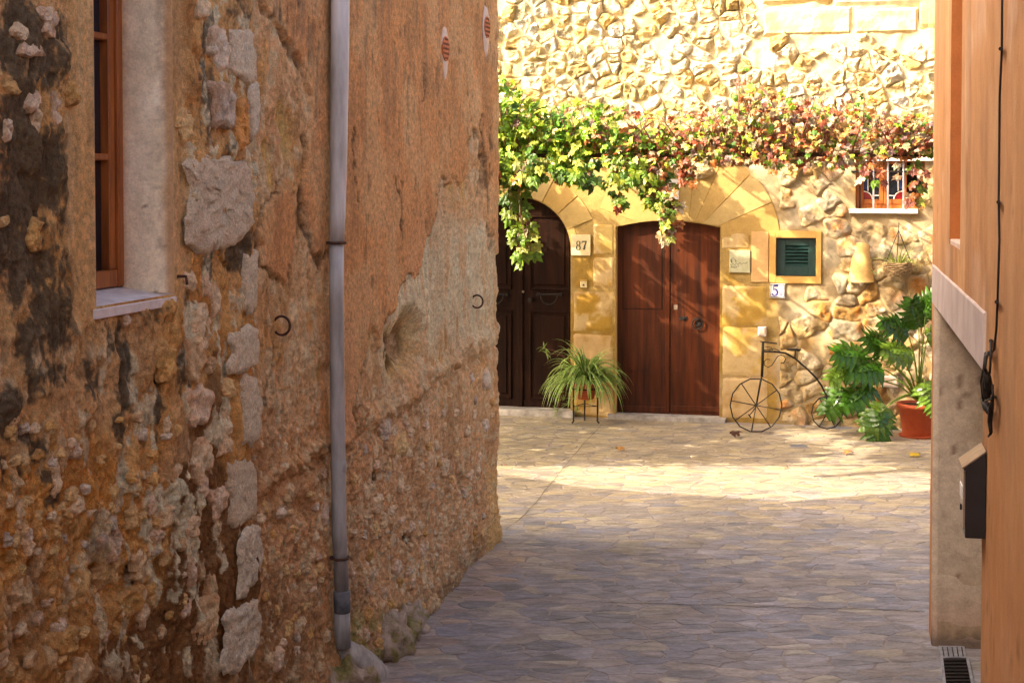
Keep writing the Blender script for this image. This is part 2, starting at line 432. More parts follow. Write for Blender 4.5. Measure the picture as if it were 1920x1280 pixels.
# ---------------------------------------------------------------- ground and pavement
g = mesh('ground', [(-60, -60, -.03), (60, -60, -.03), (60, 60, -.03), (-60, 60, -.03)], [(0, 1, 2, 3)], M['ground'])
tag(g, kind='structure')
pave = empty('pavement', (1.5, 12, 0)); tag(pave, kind='structure')
gx, gy = np.meshgrid(np.linspace(-3.0, 7.5, 106), np.concatenate([np.arange(2, 19.6, .08)]))
bedz = -.0005 + .003 * fbm(gx * 4, gy * 4, 3)
nr, nc = gx.shape; idx = np.arange(nr * nc).reshape(nr, nc)
q = np.stack([idx[:-1, :-1], idx[:-1, 1:], idx[1:, 1:], idx[1:, :-1]], -1).reshape(-1, 4)
mesh('mortar_bed', np.stack([gx, gy, bedz], -1).reshape(-1, 3), q, M['bed'], pave, smooth=True)
def lwx(y): return LC[0] + (y - LC[1]) * .23
def rwx(y): return RC[0] + (y - RC[1]) * .205
pts = []
y = 6.6
row = 0
while y < 19.2:
    k = .80 + .25 * ss(6, 9, y)
    dy = .10 * k; x = -1.6 + random.random() * .2
    while x < 6.2:
        if random.random() > .14: pts.append((x + random.uniform(-.07, .07), y + random.uniform(-.06, .06))); x += random.uniform(.11, .34) * k
    y += dy; row += 1
P2 = np.array(pts) * [1, 1.5]                       # cells a little longer across the lane
cells = voronoi(P2, (-3, 7.6, 3 * 1.5, 19.6 * 1.5))
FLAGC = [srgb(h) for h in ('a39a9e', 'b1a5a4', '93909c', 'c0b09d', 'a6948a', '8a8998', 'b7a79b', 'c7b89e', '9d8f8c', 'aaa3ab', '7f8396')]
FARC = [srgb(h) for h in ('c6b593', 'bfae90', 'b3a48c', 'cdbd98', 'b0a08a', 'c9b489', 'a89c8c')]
cand = []
for p, c in zip(P2, cells):
    if c is None: continue
    x, y = p[0], p[1] / 1.5
    if y < LC[1] + .1 and x < lwx(y) + .03: continue
    if y > LC[1] + .1 and x < -2.4: continue
    if y < RC[1] and x > rwx(y) + .55: continue
    if y > 18.62 - .243 * x: continue
    px, py = project(np.array([x, y, 0])); vis = 735 < px < 1760 and py < 1300
    cand.append((0 if vis else 1, -py, c, (x, y)))
cand.sort(key=lambda t: (t[0], t[1]))
def sub_(c):
    out = []
    for i in range(len(c)):
        a, b = c[i], c[(i + 1) % len(c)]; k = 1 + int(np.linalg.norm(b - a) / .09)
        out += [a + (b - a) * j / k for j in range(k)]
    return np.array(out)
stuff = MB(); grooveX = lambda y: np.interp(y, [12.6, 14, 16, 18.3], [-.10, .20, .58, .97])
for k, (iv, _, c, (x, y)) in enumerate(cand):
    c = c / [1, 1.5]; c = shrink(c, .003 + .004 * random.random())
    if len(c) < 4: continue
    c = sub_(c)
    c = c + np.stack([fbm(c[:, 0] * 14, c[:, 1] * 14, 3, 2), fbm(c[:, 0] * 14 + 40, c[:, 1] * 14, 4, 2)], 1) * .024
    f = ss(11, 15, y + random.uniform(-1.5, 1.5))  # far stones sandier, with the wall's warm bounce mixed into their colour
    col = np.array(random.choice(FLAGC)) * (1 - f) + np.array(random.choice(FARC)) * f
    r = random.random()
    if r < .006: col = np.array(srgb('7e8390'))
    elif r < .02: col = np.array(srgb('ad9a86'))
    elif r < .14: col = np.array(srgb('7d7a80'))
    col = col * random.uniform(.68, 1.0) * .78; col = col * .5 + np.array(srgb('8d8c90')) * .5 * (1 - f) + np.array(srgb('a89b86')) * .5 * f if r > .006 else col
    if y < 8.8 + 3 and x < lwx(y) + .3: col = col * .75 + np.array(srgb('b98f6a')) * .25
    hh = random.uniform(.001, .0035); tl = (random.uniform(-.006, .006), random.uniform(-.008, .008))
    big = k < 300 and iv == 0
    fr = lambda a, b, h: np.stack([a, b, h], -1)
    V, F = stone_geo(c, fr, hh, rings=((0, 1), (.5, 1), (.8, 1), (.95, .9), (1.0, -2.0)) if big else ((0, 1), (.92, .9), (1, -1.8)), rough=.5, freq=14, seed=k, tilt=tl)
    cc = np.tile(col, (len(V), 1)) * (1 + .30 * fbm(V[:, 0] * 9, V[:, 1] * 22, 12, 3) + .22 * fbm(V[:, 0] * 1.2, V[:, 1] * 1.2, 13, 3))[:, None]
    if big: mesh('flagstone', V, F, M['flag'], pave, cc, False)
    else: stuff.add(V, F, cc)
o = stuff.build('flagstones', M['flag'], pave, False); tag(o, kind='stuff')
for path, r in (([(1128, 797), (1092, 835), (1040, 900), (985, 965), (940, 1000)], .0035), ([(1100, 1130), (1250, 1133), (1420, 1139), (1560, 1142), (1690, 1146), (1742, 1149)], .005)):
    pp = []
    for i in range(len(path) - 1):
        for t in np.linspace(0, 1, 6, endpoint=False):
            g_ = on_ground(path[i][0] * (1 - t) + path[i + 1][0] * t, path[i][1] * (1 - t) + path[i + 1][1] * t)
            pp.append((g_[0] + random.uniform(-.008, .008), g_[1] + random.uniform(-.01, .01), .0085))
    V, F = tube(pp, [r * random.uniform(.5, 1.2) for _ in pp], 4); V[:, 2] = .0085 + (V[:, 2] - .0085) * .25
    mesh('dark_joint', V, F, M['inkdark'], pave)

# ---------------------------------------------------------------- left house
left = empty('old_house', LC); tag(left, 'weathered brown rendered house wall with bare stones and a window, filling the left side', 'house')
xs = list(np.arange(-420, -60, 9.0)) + list(np.arange(-60, 929, 1.75))
WX0, WX1 = 181.0, 327.0
xs = [x for x in xs if abs(x - WX0) > .9 and abs(x - WX1) > .9] + [WX0, WX1]; xs = sorted(xs)
cols = []
for x in xs[::-1]:
    s = LW.sz(x, 640)[0]; b = LW.w(s, 0); cols.append((b[0], b[1], LW.n[0], LW.n[1], s, x))
ret = []                                    # rounded corner and the face towards the square
back = np.array([-1, .02]); nb = np.array([.02, 1.0]); c0 = LW.w(0, 0)[:2]; rad = .07
cc0 = c0 - LW.n[:2] * rad
a0 = math.atan2(LW.n[1], LW.n[0]); a1 = math.atan2(nb[1], nb[0])
for a in np.linspace(a0, a1, 12)[1:]:
    ret.append((cc0[0] + rad * math.cos(a), cc0[1] + rad * math.sin(a), math.cos(a), math.sin(a), -(a - a0) * rad, 931))
e0 = np.array(ret[-1][:2])
for d in list(np.arange(.03, .6, .03)) + list(np.arange(.6, 1.2, .1)):
    p = e0 + back * d; ret.append((p[0], p[1], nb[0], nb[1], -.12 - d, 931))
cols = ret[::-1] + cols
cb = np.array(cols); zsill = LW.sz(258, 562)[1]; ztop = 3.80
zs = np.arange(-.06, 4.36, .0066); zs = zs[(abs(zs - zsill) > .003) & (abs(zs - ztop) > .003)]; zs = np.sort(np.append(zs, [zsill, ztop]))
S, Z = np.meshgrid(cb[:, 4], zs)
BX, BY = np.broadcast_to(cb[:, 0], S.shape), np.broadcast_to(cb[:, 1], S.shape)
PX, PY = project(np.stack([BX, BY, Z], -1)); PX = np.where(np.broadcast_to(cb[:, 5], S.shape) > 930, 931, PX)
PX = np.minimum(PX, 931)
w1 = fbm(S * 5, Z * 3.2, 21, 5); w2 = fbm(S * 5 + 30, Z * 3.2, 22, 5); w3 = fbm(S * 22, Z * 14, 23, 4)
PW = PX + 13 * w1 + 6 * w3; QW = PY + 26 * w2 + 14 * w3
# streaky vertical structure of the trowelled render
streak = fbm(S * 9, Z * 1.1, 31, 5); fine = fbm(S * 38, Z * 30, 33, 4); med = fbm(S * 7, Z * 6, 35, 5); vstreak = fbm(S * 30, Z * 2.2, 36, 4)
polyR = [(640, -500), (990, -500), (990, 470), (924, 468), (920, 430), (905, 390), (905, 300), (897, 225), (884, 232), (875, 290), (870, 335), (845, 345), (822, 338), (812, 400), (795, 445), (778, 505), (748, 525), (738, 575), (716, 615), (702, 640), (692, 600), (684, 640), (672, 720), (664, 770), (655, 830), (600, 840), (600, 500)]
polyM = [(640, 440), (612, 462), (600, 490), (586, 470), (572, 420), (566, 330), (574, 260), (572, 170), (556, 100), (530, 55), (500, 30), (484, -10), (470, -500), (640, -500)]
polyP = [(502, 372), (528, 350), (548, 380), (552, 440), (540, 490), (528, 530), (516, 515), (488, 510), (484, 450), (490, 395)]
FR = ss(-3, 3, sdf(polyR, PW, QW)); FM = ss(-3, 3, sdf(polyM, PW, QW)); FP = ss(-2, 3, sdf(polyP, PW, QW))
plaster = np.maximum(np.maximum(FR, FM), FP)
strp = ss(318, 324, PW) * ss(352, 342, PW) * ss(600, 560, PY)            # smooth strip right of the window
nearw = ss(118, 140, PW) * ss(190, 186, PX) * ss(640, 560, QW)
smoothA = np.maximum(strp, nearw)
sub = 1 - plaster
# relief
peb1, _, cid1 = worley(S * 20, Z * 17, 41); peb2, _, cid2 = worley(S * 42, Z * 34, 42); big1, big2, cidb = worley(S * 5.2 + .3 * w1, Z * 4.6 + .3 * w2, 43)
rub = ss(620, 860, QW - (PW - 600) * .35 * ss(500, 900, PX) - 60 * w1)  # low, stony, pebbly zone
rubl = ss(760, 980, QW - 60 * w1) * ss(480, 400, PX); rub = np.maximum(rub * ss(470, 485, PX), rubl)
leftz = ss(480, 474, PX) * (1 - smoothA)
H = .004 * fine + .011 * med + .003 * vstreak
H = H + plaster * (.020 + .004 * streak - .006 * med)
H = H + sub * (.016 * ridge(S * 12, Z * 5, 51) + .012 * fbm(S * 4, Z * 2.2, 52, 4) - .012 * ss(.15, .5, vstreak))
grit = fbm(S * 60, Z * 48, 57, 3)
H = H + (sub * rub) * (.007 * ss(.5, .1, peb1) * (cid1 > .72) + .004 * ss(.6, .1, peb2) * (cid2 > .6) + .008 * ridge(S * 11, Z * 8, 53) + .026 * fbm(S * 3, Z * 2.6, 54, 5) + .007 * grit) + sub * .004 * grit
bndR, bndM, bndP = sdf(polyR, PW, QW), sdf(polyM, PW, QW), sdf(polyP, PW, QW)
farx = (np.abs(PX - 635) > 22) & (PX < 922) & (PY > -40)
ebnd = np.maximum(np.maximum(np.exp(-((bndR + 3) / 2.6) ** 2) * (PX > 645), np.exp(-((bndM + 3.5) / 3.4) ** 2) * (PX < 618)), np.exp(-((bndP + 3) / 2.6) ** 2)) * farx * ss(-.25, .15, w1 + .5 * w3 + .12)
H = H - .012 * ebnd
H = H + leftz * (.018 * ss(.55, .15, big1) * (cidb > .5) + .012 * ridge(S * 13, Z * 7, 55) + .014 * fbm(S * 3.4, Z * 3, 56))
H = H * (1 - .85 * smoothA) - .006 * smoothA
lx = np.array([470, 520, 560, 623, 680, 729, 790, 850, 907, 940]); ly = np.array([936, 905, 878, 846, 808, 775, 742, 690, 648, 620])
dl = QW - np.interp(PW, lx, ly); led = ss(474, 490, PX)
H = H + led * (.030 * np.exp(-((dl + 14) / 15) ** 2) - .022 * np.exp(-((dl - 14) / 11) ** 2) + .010 * ss(-5, 25, dl))
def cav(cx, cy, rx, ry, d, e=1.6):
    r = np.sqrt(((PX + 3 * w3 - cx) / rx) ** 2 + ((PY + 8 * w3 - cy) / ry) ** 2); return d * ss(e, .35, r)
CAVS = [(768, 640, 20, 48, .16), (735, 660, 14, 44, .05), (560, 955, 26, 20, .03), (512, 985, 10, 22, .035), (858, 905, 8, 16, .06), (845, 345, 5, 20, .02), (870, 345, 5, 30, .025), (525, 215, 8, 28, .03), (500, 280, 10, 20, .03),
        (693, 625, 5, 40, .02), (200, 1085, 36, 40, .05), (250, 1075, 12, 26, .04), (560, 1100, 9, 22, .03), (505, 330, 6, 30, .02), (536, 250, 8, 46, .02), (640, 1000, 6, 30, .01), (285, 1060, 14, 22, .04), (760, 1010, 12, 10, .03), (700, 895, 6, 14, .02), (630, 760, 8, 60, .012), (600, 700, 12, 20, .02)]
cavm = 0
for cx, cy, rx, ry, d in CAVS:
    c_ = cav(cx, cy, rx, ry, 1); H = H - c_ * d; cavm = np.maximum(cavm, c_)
edge = np.exp(-((PW - 478) / 3.2) ** 2) * ss(-50, 60, PY) * ss(1120, 900, PY); H = H - .012 * edge
H = H + .03 * ss(1160, 1250, PY + 20 * w1) * ss(600, 640, PX) * ss(900, 760, PX)
# bulging foot of the corner
H = H + ss(860, 905, PX) * (.006 * ss(840, 900, PY + 8 * w1) + .012 * fbm(Z * 9, S * 2, 61, 4))
foot = ss(.42, .0, Z + .12 * w1); H = H + foot * .05 * ss(900, 820, PX)
crack = np.zeros_like(S)
for pth, wd in (([(505, 640), (505, 700), (498, 760)], 2), ([(655, 240), (662, 330), (668, 380)], 1.5), ([(748, 340), (752, 400), (748, 450)], 2.2), ([(735, 330), (755, 420)], 1.5), ([(905, 215), (907, 330), (912, 400)], 2), ([(785, 120), (790, 190)], 1.2)):
    p = np.array(pth, float)
    for i in range(len(p) - 1):
        e = p[i + 1] - p[i]; t = np.clip(((PW - p[i][0]) * e[0] + (PY - p[i][1]) * e[1]) / (e @ e), 0, 1)
        d = np.hypot(PW - p[i][0] - t * e[0], (PY - p[i][1] - t * e[1])); crack = np.maximum(crack, ss(wd * 1.6, wd * .4, d))
pits = ss(.55, .75, vn(S * 46, Z * 11, 71)) * ss(.1, .5, vn(S * 6, Z * 3, 72)) * plaster
H = H - .010 * crack - .007 * pits
# colours: the materials' own, plus shade painted into the corner hollow
def B(C, col, m): return C + (np.array(col) - C) * np.clip(m, 0, 1)[..., None]
ORG, ORG2, BEI, SAND = srgb('bd8053'), srgb('a86c41'), srgb('cf9f78'), srgb('d8b795')
OCH, BRN, DBR, BLK, GRYB = srgb('c08545'), srgb('97602f'), srgb('5b3517'), srgb('231d19'), srgb('80705f')
C = np.tile(np.array(ORG), S.shape + (1,))
C = B(C, ORG2, ss(-.1, .45, streak) * .7); C = B(C, srgb('cf9f74'), ss(.0, .4, fbm(S * 2.6, Z * 2.2, 181, 5)) * .6)
C = B(C, srgb('8c6b55'), ss(.05, .6, .6 * vstreak + .7 * streak + .3 * med) * ss(620, -50, PY) * .7 * plaster)      # grey weather streaks, upper part
C = B(C, srgb('6d5a4b'), ss(.22, .55, fbm(S * 16, Z * 3.5, 81, 4)) * ss(420, 100, PY) * .6 * plaster)
C = B(C, srgb('8a7565'), ss(615, 640, PX) * ss(700, 640, PX) * .0)
C = B(C, srgb('5a4a40'), ss(600, 618, PX) * ss(628, 618, PX) * ss(520, 380, PY) * .8)
carv = fbm(S * 16, Z * 9, 87, 5)
subc = np.tile(np.array(BEI), S.shape + (1,))
subc = B(subc, SAND, ss(.0, .5, med) * .7); subc = B(subc, OCH, ss(.05, .45, fbm(S * 4, Z * 3, 82)) * .8)
subc = B(subc, srgb('c48a62'), ss(-.1, .4, fbm(S * 6, Z * 4, 83)) * .6)
subc = B(subc, srgb('e2c6a6'), ss(.08, .4, carv) * .7); subc = B(subc, srgb('8f6844'), ss(-.12, -.42, carv) * .6)
lower = ss(640, 900, QW + 50 * w1)
subc = B(subc, srgb('bb8560'), lower * .85)
subc = B(subc, srgb('ac7450'), lower * ss(-.2, .3, fine + med) * .6); subc = B(subc, srgb('d3a986'), lower * ss(.25, .5, fine) * .6)
subc = B(subc, srgb('8a6248'), lower * ss(.15, .5, fbm(S * 12, Z * 10, 84)) * .6)
pale = ss(690, 740, PX) * ss(380, 440, QW) * ss(680, 600, QW) * sub; subc = B(subc, srgb('ecd6ba'), pale * ss(-.5, .1, vstreak) * .95)
subc = B(subc, srgb('caa250'), cavm * ss(740, 700, PY) * .7); subc = B(subc, srgb('46290f'), ss(.35, .9, cavm) * ss(800, 780, PX) * ss(690, 700, PX) * .95)  # ochre in the cavities; dark brown core paints shade into the hollow
subc = B(subc, SAND, ss(.45, .1, peb2) * (cid2 > .62) * rub * .55); subc = B(subc, srgb('d9cbbd'), ss(.36, .12, peb1) * (cid1 > .86) * rub * .8)
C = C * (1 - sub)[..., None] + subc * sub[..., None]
# old wall left of the seam
oldc = np.tile(np.array(srgb('b9834a')), S.shape + (1,))
oldc = B(oldc, srgb('c9955f'), ss(-.2, .4, med)); oldc = B(oldc, srgb('a26328'), ss(.0, .4, fbm(S * 5, Z * 4, 85)) * .7)
oldc = B(oldc, srgb('c17b2c'), ss(.0, .4, fbm(S * 4, Z * 3, 86)) * ss(780, 900, QW) * ss(330, 200, PX) * .7)
oldc = B(oldc, srgb('c9a07c'), ss(330, 250, PX) * ss(560, 640, QW) * ss(860, 760, QW) * .5)
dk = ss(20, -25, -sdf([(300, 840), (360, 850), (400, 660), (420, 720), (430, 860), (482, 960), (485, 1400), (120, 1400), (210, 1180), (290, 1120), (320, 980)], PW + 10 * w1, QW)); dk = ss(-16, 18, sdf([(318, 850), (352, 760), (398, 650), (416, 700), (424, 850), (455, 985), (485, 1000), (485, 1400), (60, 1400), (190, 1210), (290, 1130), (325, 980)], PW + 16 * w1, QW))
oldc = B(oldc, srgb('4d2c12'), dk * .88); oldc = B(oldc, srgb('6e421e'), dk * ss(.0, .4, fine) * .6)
oldc = B(oldc, srgb('b98a5c'), smoothA * .9); oldc = B(oldc, srgb('c39a72'), smoothA * ss(0, .4, vstreak) * .7)
bm = ss(330, 470, PX) * ss(560, 300, PY) * (1 - strp); oldc = B(oldc, srgb('b98d68'), bm * .5)
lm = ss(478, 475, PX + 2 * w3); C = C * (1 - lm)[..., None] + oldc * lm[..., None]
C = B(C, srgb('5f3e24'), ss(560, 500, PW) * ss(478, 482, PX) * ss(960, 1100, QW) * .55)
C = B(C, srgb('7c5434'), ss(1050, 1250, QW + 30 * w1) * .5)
# ragged remains of pale limewash
lm_n = fbm(S * 11, Z * 5.5, 171, 5) + .25 * fbm(S * 40, Z * 26, 172, 3)
limeL = ss(.16, .26, lm_n) * ss(480, 474, PX) * (1 - smoothA) * np.maximum(ss(330, 350, PX), ss(600, 700, PY)) * ss(1290, 1200, PY) * (.35 + .65 * ss(60, 300, PX))
limeR = ss(.24, .34, fbm(S * 17, Z * 13, 173, 5) + .3 * fbm(S * 50, Z * 40, 174, 3)) * ss(480, 490, PX) * sub * ss(560, 700, PY)
C = B(C, srgb('f0e2cc'), limeL * .8); C = B(C, srgb('d6bfa4'), limeR * .6); H = H + .004 * limeL + .003 * limeR
blk = fbm(S * 3.2, Z * 2.4, 175, 5); C = B(C, srgb('8a6142'), ss(.12, .42, blk) * .45); C = B(C, srgb('d2a27a'), ss(-.12, -.42, blk) * .45 * (PY < 900))
# black lichen in blotches
blob = np.zeros_like(S)
for cx, cy, rx, ry, a in [(30, 250, 52, 150, 1.0), (95, 330, 60, 110, .95), (60, 110, 70, 60, .75), (40, 420, 60, 150, 1), (110, 400, 36, 60, .8), (95, 590, 48, 95, 1.0), (60, 640, 40, 60, .9), (15, 765, 24, 60, .95), (40, 815, 20, 24, .7), (66, 845, 20, 30, .75), (75, 890, 10, 20, .8), (5, 870, 16, 50, .8), (170, 720, 26, 60, .7), (232, 705, 13, 110, 1.0), (225, 800, 12, 30, .8), (290, 755, 12, 90, .9), (222, 640, 12, 60, .8), (335, 690, 14, 60, .5), (385, 190, 22, 120, .6), (375, 60, 14, 60, .8), (425, 452, 60, 34, .95), (385, 480, 22, 60, .8), (60, 700, 26, 60, .6), (368, 640, 12, 60, .5), (256, 590, 60, 28, .5), (15, 60, 40, 60, .5), (440, 30, 44, 30, .35), (150, 120, 40, 40, .45), (92, 930, 14, 30, .7), (30, 60, 60, 90, .95), (110, 60, 36, 60, .7), (20, 480, 40, 120, .9), (120, 500, 34, 70, .8), (70, 500, 46, 70, .9), (135, 300, 30, 80, .7), (100, 700, 26, 40, .75), (415, 300, 16, 60, .5), (445, 470, 30, 50, .9), (355, 560, 14, 60, .6), (205, 640, 14, 50, .6), (35, 900, 12, 40, .7), (296, 1000, 8, 30, .5)]:
    blob = np.maximum(blob, a * ss(1.25, .35, np.sqrt(((PW - cx) / rx) ** 2 + ((QW - cy) / ry) ** 2)))
spk = fbm(S * 55, Z * 42, 92, 3)
lich = ss(.20, .72, blob * .95 + .34 * fbm(S * 10, Z * 5, 91, 5) + .24 * fine + .40 * spk + .12 * w1)
C = B(C, srgb('37302a'), lich * .90 * lm * (1 - .8 * smoothA)); C = B(C, srgb('6a5c4e'), ss(.3, .6, fine) * lich * lm * .4)
C = B(C, srgb('4a3322'), ebnd * .85); C = B(C, srgb('2c241c'), crack * .75); C = B(C, srgb('4b3a2c'), pits * .6)
C = B(C, srgb('6c6a2c'), ss(.05, .35, fbm(S * 12, Z * 12, 95) + .25) * ss(1110, 1190, PY) * ss(600, 650, PX) * ss(900, 760, PX) * .75)
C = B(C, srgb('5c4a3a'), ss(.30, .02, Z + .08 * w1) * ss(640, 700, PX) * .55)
C = B(C, srgb('c49a62'), ss(900, 915, PX) * ss(850, 900, PY) * .5)
pinkd = ss(-.1, .4, fbm(S * 2.2, Z * 1.7, 97)) * plaster * ss(300, 520, PY); C = B(C, srgb('c58a66'), pinkd * .5)
lum_ = C.mean(-1, keepdims=True); C = C * 2.15 / (1 + .75 * lum_); C = C * np.minimum(1,   .88 / np.maximum(C.max(-1, keepdims=True), .01)); lum_ = C.mean(-1, keepdims=True); C = (C * .86 + .14 * lum_ * np.array([1.16, .99, .80])) * np.array([.99, 1.06, .92]); C = C * (1 + .10 * fine + .10 * fbm(S * 3, Z * 2, 99))[..., None]
NX, NY = np.broadcast_to(cb[:, 2], S.shape), np.broadcast_to(cb[:, 3], S.shape)
nearop = np.maximum(0, np.maximum(np.maximum(WX0 - PX, PX - WX1) / 14, np.maximum(zsill - Z, Z - ztop) / .04)); H = H * ss(0, 1, nearop) 
P3 = np.stack([BX + NX * H, BY + NY * H, Z], -1)
cx_ = .5 * (cb[:-1, 4] + cb[1:, 4]); cz_ = .5 * (zs[:-1] + zs[1:])
s0o, s1o = LW.sz(WX1, 640)[0], LW.sz(WX0, 640)[0]
hole = ((cx_ > s0o) & (cx_ < s1o))[None, :] & ((cz_ > zsill) & (cz_ < ztop))[:, None]
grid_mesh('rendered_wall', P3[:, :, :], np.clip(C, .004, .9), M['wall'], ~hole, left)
def left_h(px, py):
    j = np.argmin(np.abs(cb[:, 5] - px) + (cb[:, 5] > 930) * 9); z = LW.sz(px, py)[1]; i = np.argmin(np.abs(zs - z)); return H[i, j]
def left_hq(px, py, w, h, q):
    j0 = np.argmin(np.abs(cb[:, 5] - px - w / 2) + (cb[:, 5] > 930) * 9); j1 = np.argmin(np.abs(cb[:, 5] - px + w / 2) + (cb[:, 5] > 930) * 9)
    i0, i1 = sorted(np.argmin(np.abs(zs - LW.sz(px, y_)[1])) for y_ in (py - h / 2, py + h / 2)); j0, j1 = sorted((j0, j1))
    return float(np.quantile(H[i0:i1 + 1, j0:j1 + 1], q))
# masonry body behind the skin, eaves and an added shade block
def prism(name, poly, z0, z1, mat, parent):
    n = len(poly); V = [(x, y, z0) for x, y in poly] + [(x, y, z1) for x, y in poly]
    F = [tuple(range(n))[::-1], tuple(range(n, 2 * n))] + [(i, (i + 1) % n, n + (i + 1) % n, n + i) for i in range(n)]
    return mesh(name, V, F, mat, parent)
a_, b_ = LW.w(.0, 0, -.5), LW.w(22, 0, -.5)
prism('house_body', [(a_[0] - .1, a_[1] - .45), (e0[0] - 1.1, 11.75), (e0[0] - 1.12, 10.6), (-3.0, 10.7), (-5.6, 11.6), (-9, 12.4), (-9, -10), (b_[0], b_[1])], 0, 4.3, M['cream'], left)
a2, b2 = LW.w(.02, 0, .0), LW.w(22, 0, .0)
prism('roof', [(a2[0], a2[1] - .03), (e0[0] - 1.12, 12.2), (e0[0] - 1.14, 10.85), (-3.0, 10.9), (-5.65, 11.85), (-6.4, 12.5), (-9, 13.0), (-9, -10), (b2[0], b2[1])], 4.34, 4.46, M['terracotta'], left)  # hidden edges of body and roof shaped to cast the square's shadow line
prism('shade_block', [(-4.0, 9.0), (-9, 9.0), (-9, -10), (-4.0, -10)], 4.47, 9.2, M['cream'], left)  # unseen tall mass added to keep direct sun out of the lane
sE = cb[-1, 4]
mesh('wall_extension', *pbox(LW, sE - .02, 22, -.05, 4.34, -.12, .012), mat=M['rightwall'], parent=left)

# window in the left wall
win = empty('window', LW.w(s0o, zsill)); win.parent = left; win.location = tuple(LW.w(s0o, zsill) - LC)
D = -.27
V, F = strip(LW, [(s0o, zsill - .02), (s0o, ztop)], D - .05, .0); mb = MB().add(V, F)
V, F = strip(LW, [(s1o, zsill - .02), (s1o, ztop)], D - .05, .0); mb.add(V, F)
V, F = strip(LW, [(s0o, ztop), (s1o, ztop)], D - .05, .0); mb.add(V, F)
n = 40; sg, hg = np.meshgrid(np.linspace(0, 1, 120), np.linspace(0, 1, 14))
zg = zsill + .005 + sg * (ztop - zsill); hh = D * (1 - hg); wob = .004 * fbm(zg * 9, hg * 4, 3, 4)
Pr = LW.w(s0o + .003 + wob, zg, hh)
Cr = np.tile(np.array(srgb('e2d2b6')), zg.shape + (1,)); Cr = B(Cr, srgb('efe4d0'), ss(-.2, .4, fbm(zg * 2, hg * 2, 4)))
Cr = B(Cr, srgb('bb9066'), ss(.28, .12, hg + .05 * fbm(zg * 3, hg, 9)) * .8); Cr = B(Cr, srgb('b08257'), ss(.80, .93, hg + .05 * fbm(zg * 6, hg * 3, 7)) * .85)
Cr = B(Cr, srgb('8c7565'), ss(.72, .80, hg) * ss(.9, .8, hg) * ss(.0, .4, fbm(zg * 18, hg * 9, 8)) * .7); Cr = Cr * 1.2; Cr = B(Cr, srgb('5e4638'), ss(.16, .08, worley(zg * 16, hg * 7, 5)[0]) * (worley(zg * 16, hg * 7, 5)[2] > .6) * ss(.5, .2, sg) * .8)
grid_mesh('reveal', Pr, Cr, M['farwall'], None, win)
mb.build('reveal_shell', M['cream'], win)
# sloping sill
V = np.array([LW.w(s0o - .0, zsill - .012, .012), LW.w(s1o + .02, zsill - .012, .012), LW.w(s1o + .02, zsill + .03, D), LW.w(s0o, zsill + .03, D),
              LW.w(s0o - .0, zsill - .045, .010), LW.w(s1o + .02, zsill - .045, .010), LW.w(s1o + .02, zsill - .045, D), LW.w(s0o, zsill - .045, D)])
mesh('sill', V, [(0, 1, 2, 3), (4, 7, 6, 5), (0, 4, 5, 1), (1, 5, 6, 2), (2, 6, 7, 3), (3, 7, 4, 0)], M['sillw'], win)
fs = s0o + .0
zf0 = zsill + .03
mesh('window_frame', *pbox(LW, fs, fs + .045, zf0, ztop, D, D + .05, .006), mat=M['framewood'], parent=win)
mesh('window_frame', *pbox(LW, fs + .05, s1o, zf0, zf0 + .07, D, D + .045, .006), mat=M['framewood'], parent=win)
cs = empty('casement', LW.w(fs, zf0)); 
cs.parent = win; cs.location = (0, 0, 0)
for (a, b, c, d) in ((fs + .045, fs + .095, zf0 + .07, ztop), (s1o - .07, s1o - .01, zf0 + .07, ztop)):
    mesh('stile', *pbox(LW, a, b, c, d, D - .01, D + .035, .006), mat=M['framewood'], parent=cs)
for yy in (72, 295):
    z_ = LW.sz(200, yy, D)[1]; mesh('glazing_bar', *pbox(LW, fs + .09, s1o - .05, z_ - .014, z_ + .014, D - .01, D + .03, .005), mat=M['framewood'], parent=cs)
mesh('glass', *pbox(LW, fs + .05, s1o, zf0 + .02, ztop, D - .02, D - .005), mat=M['glass'], parent=cs)
mesh('window_back', *pbox(LW, s0o - .05, s1o + .05, zsill - .05, ztop + .05, D - .13, D - .1), mat=M['black'], parent=win)

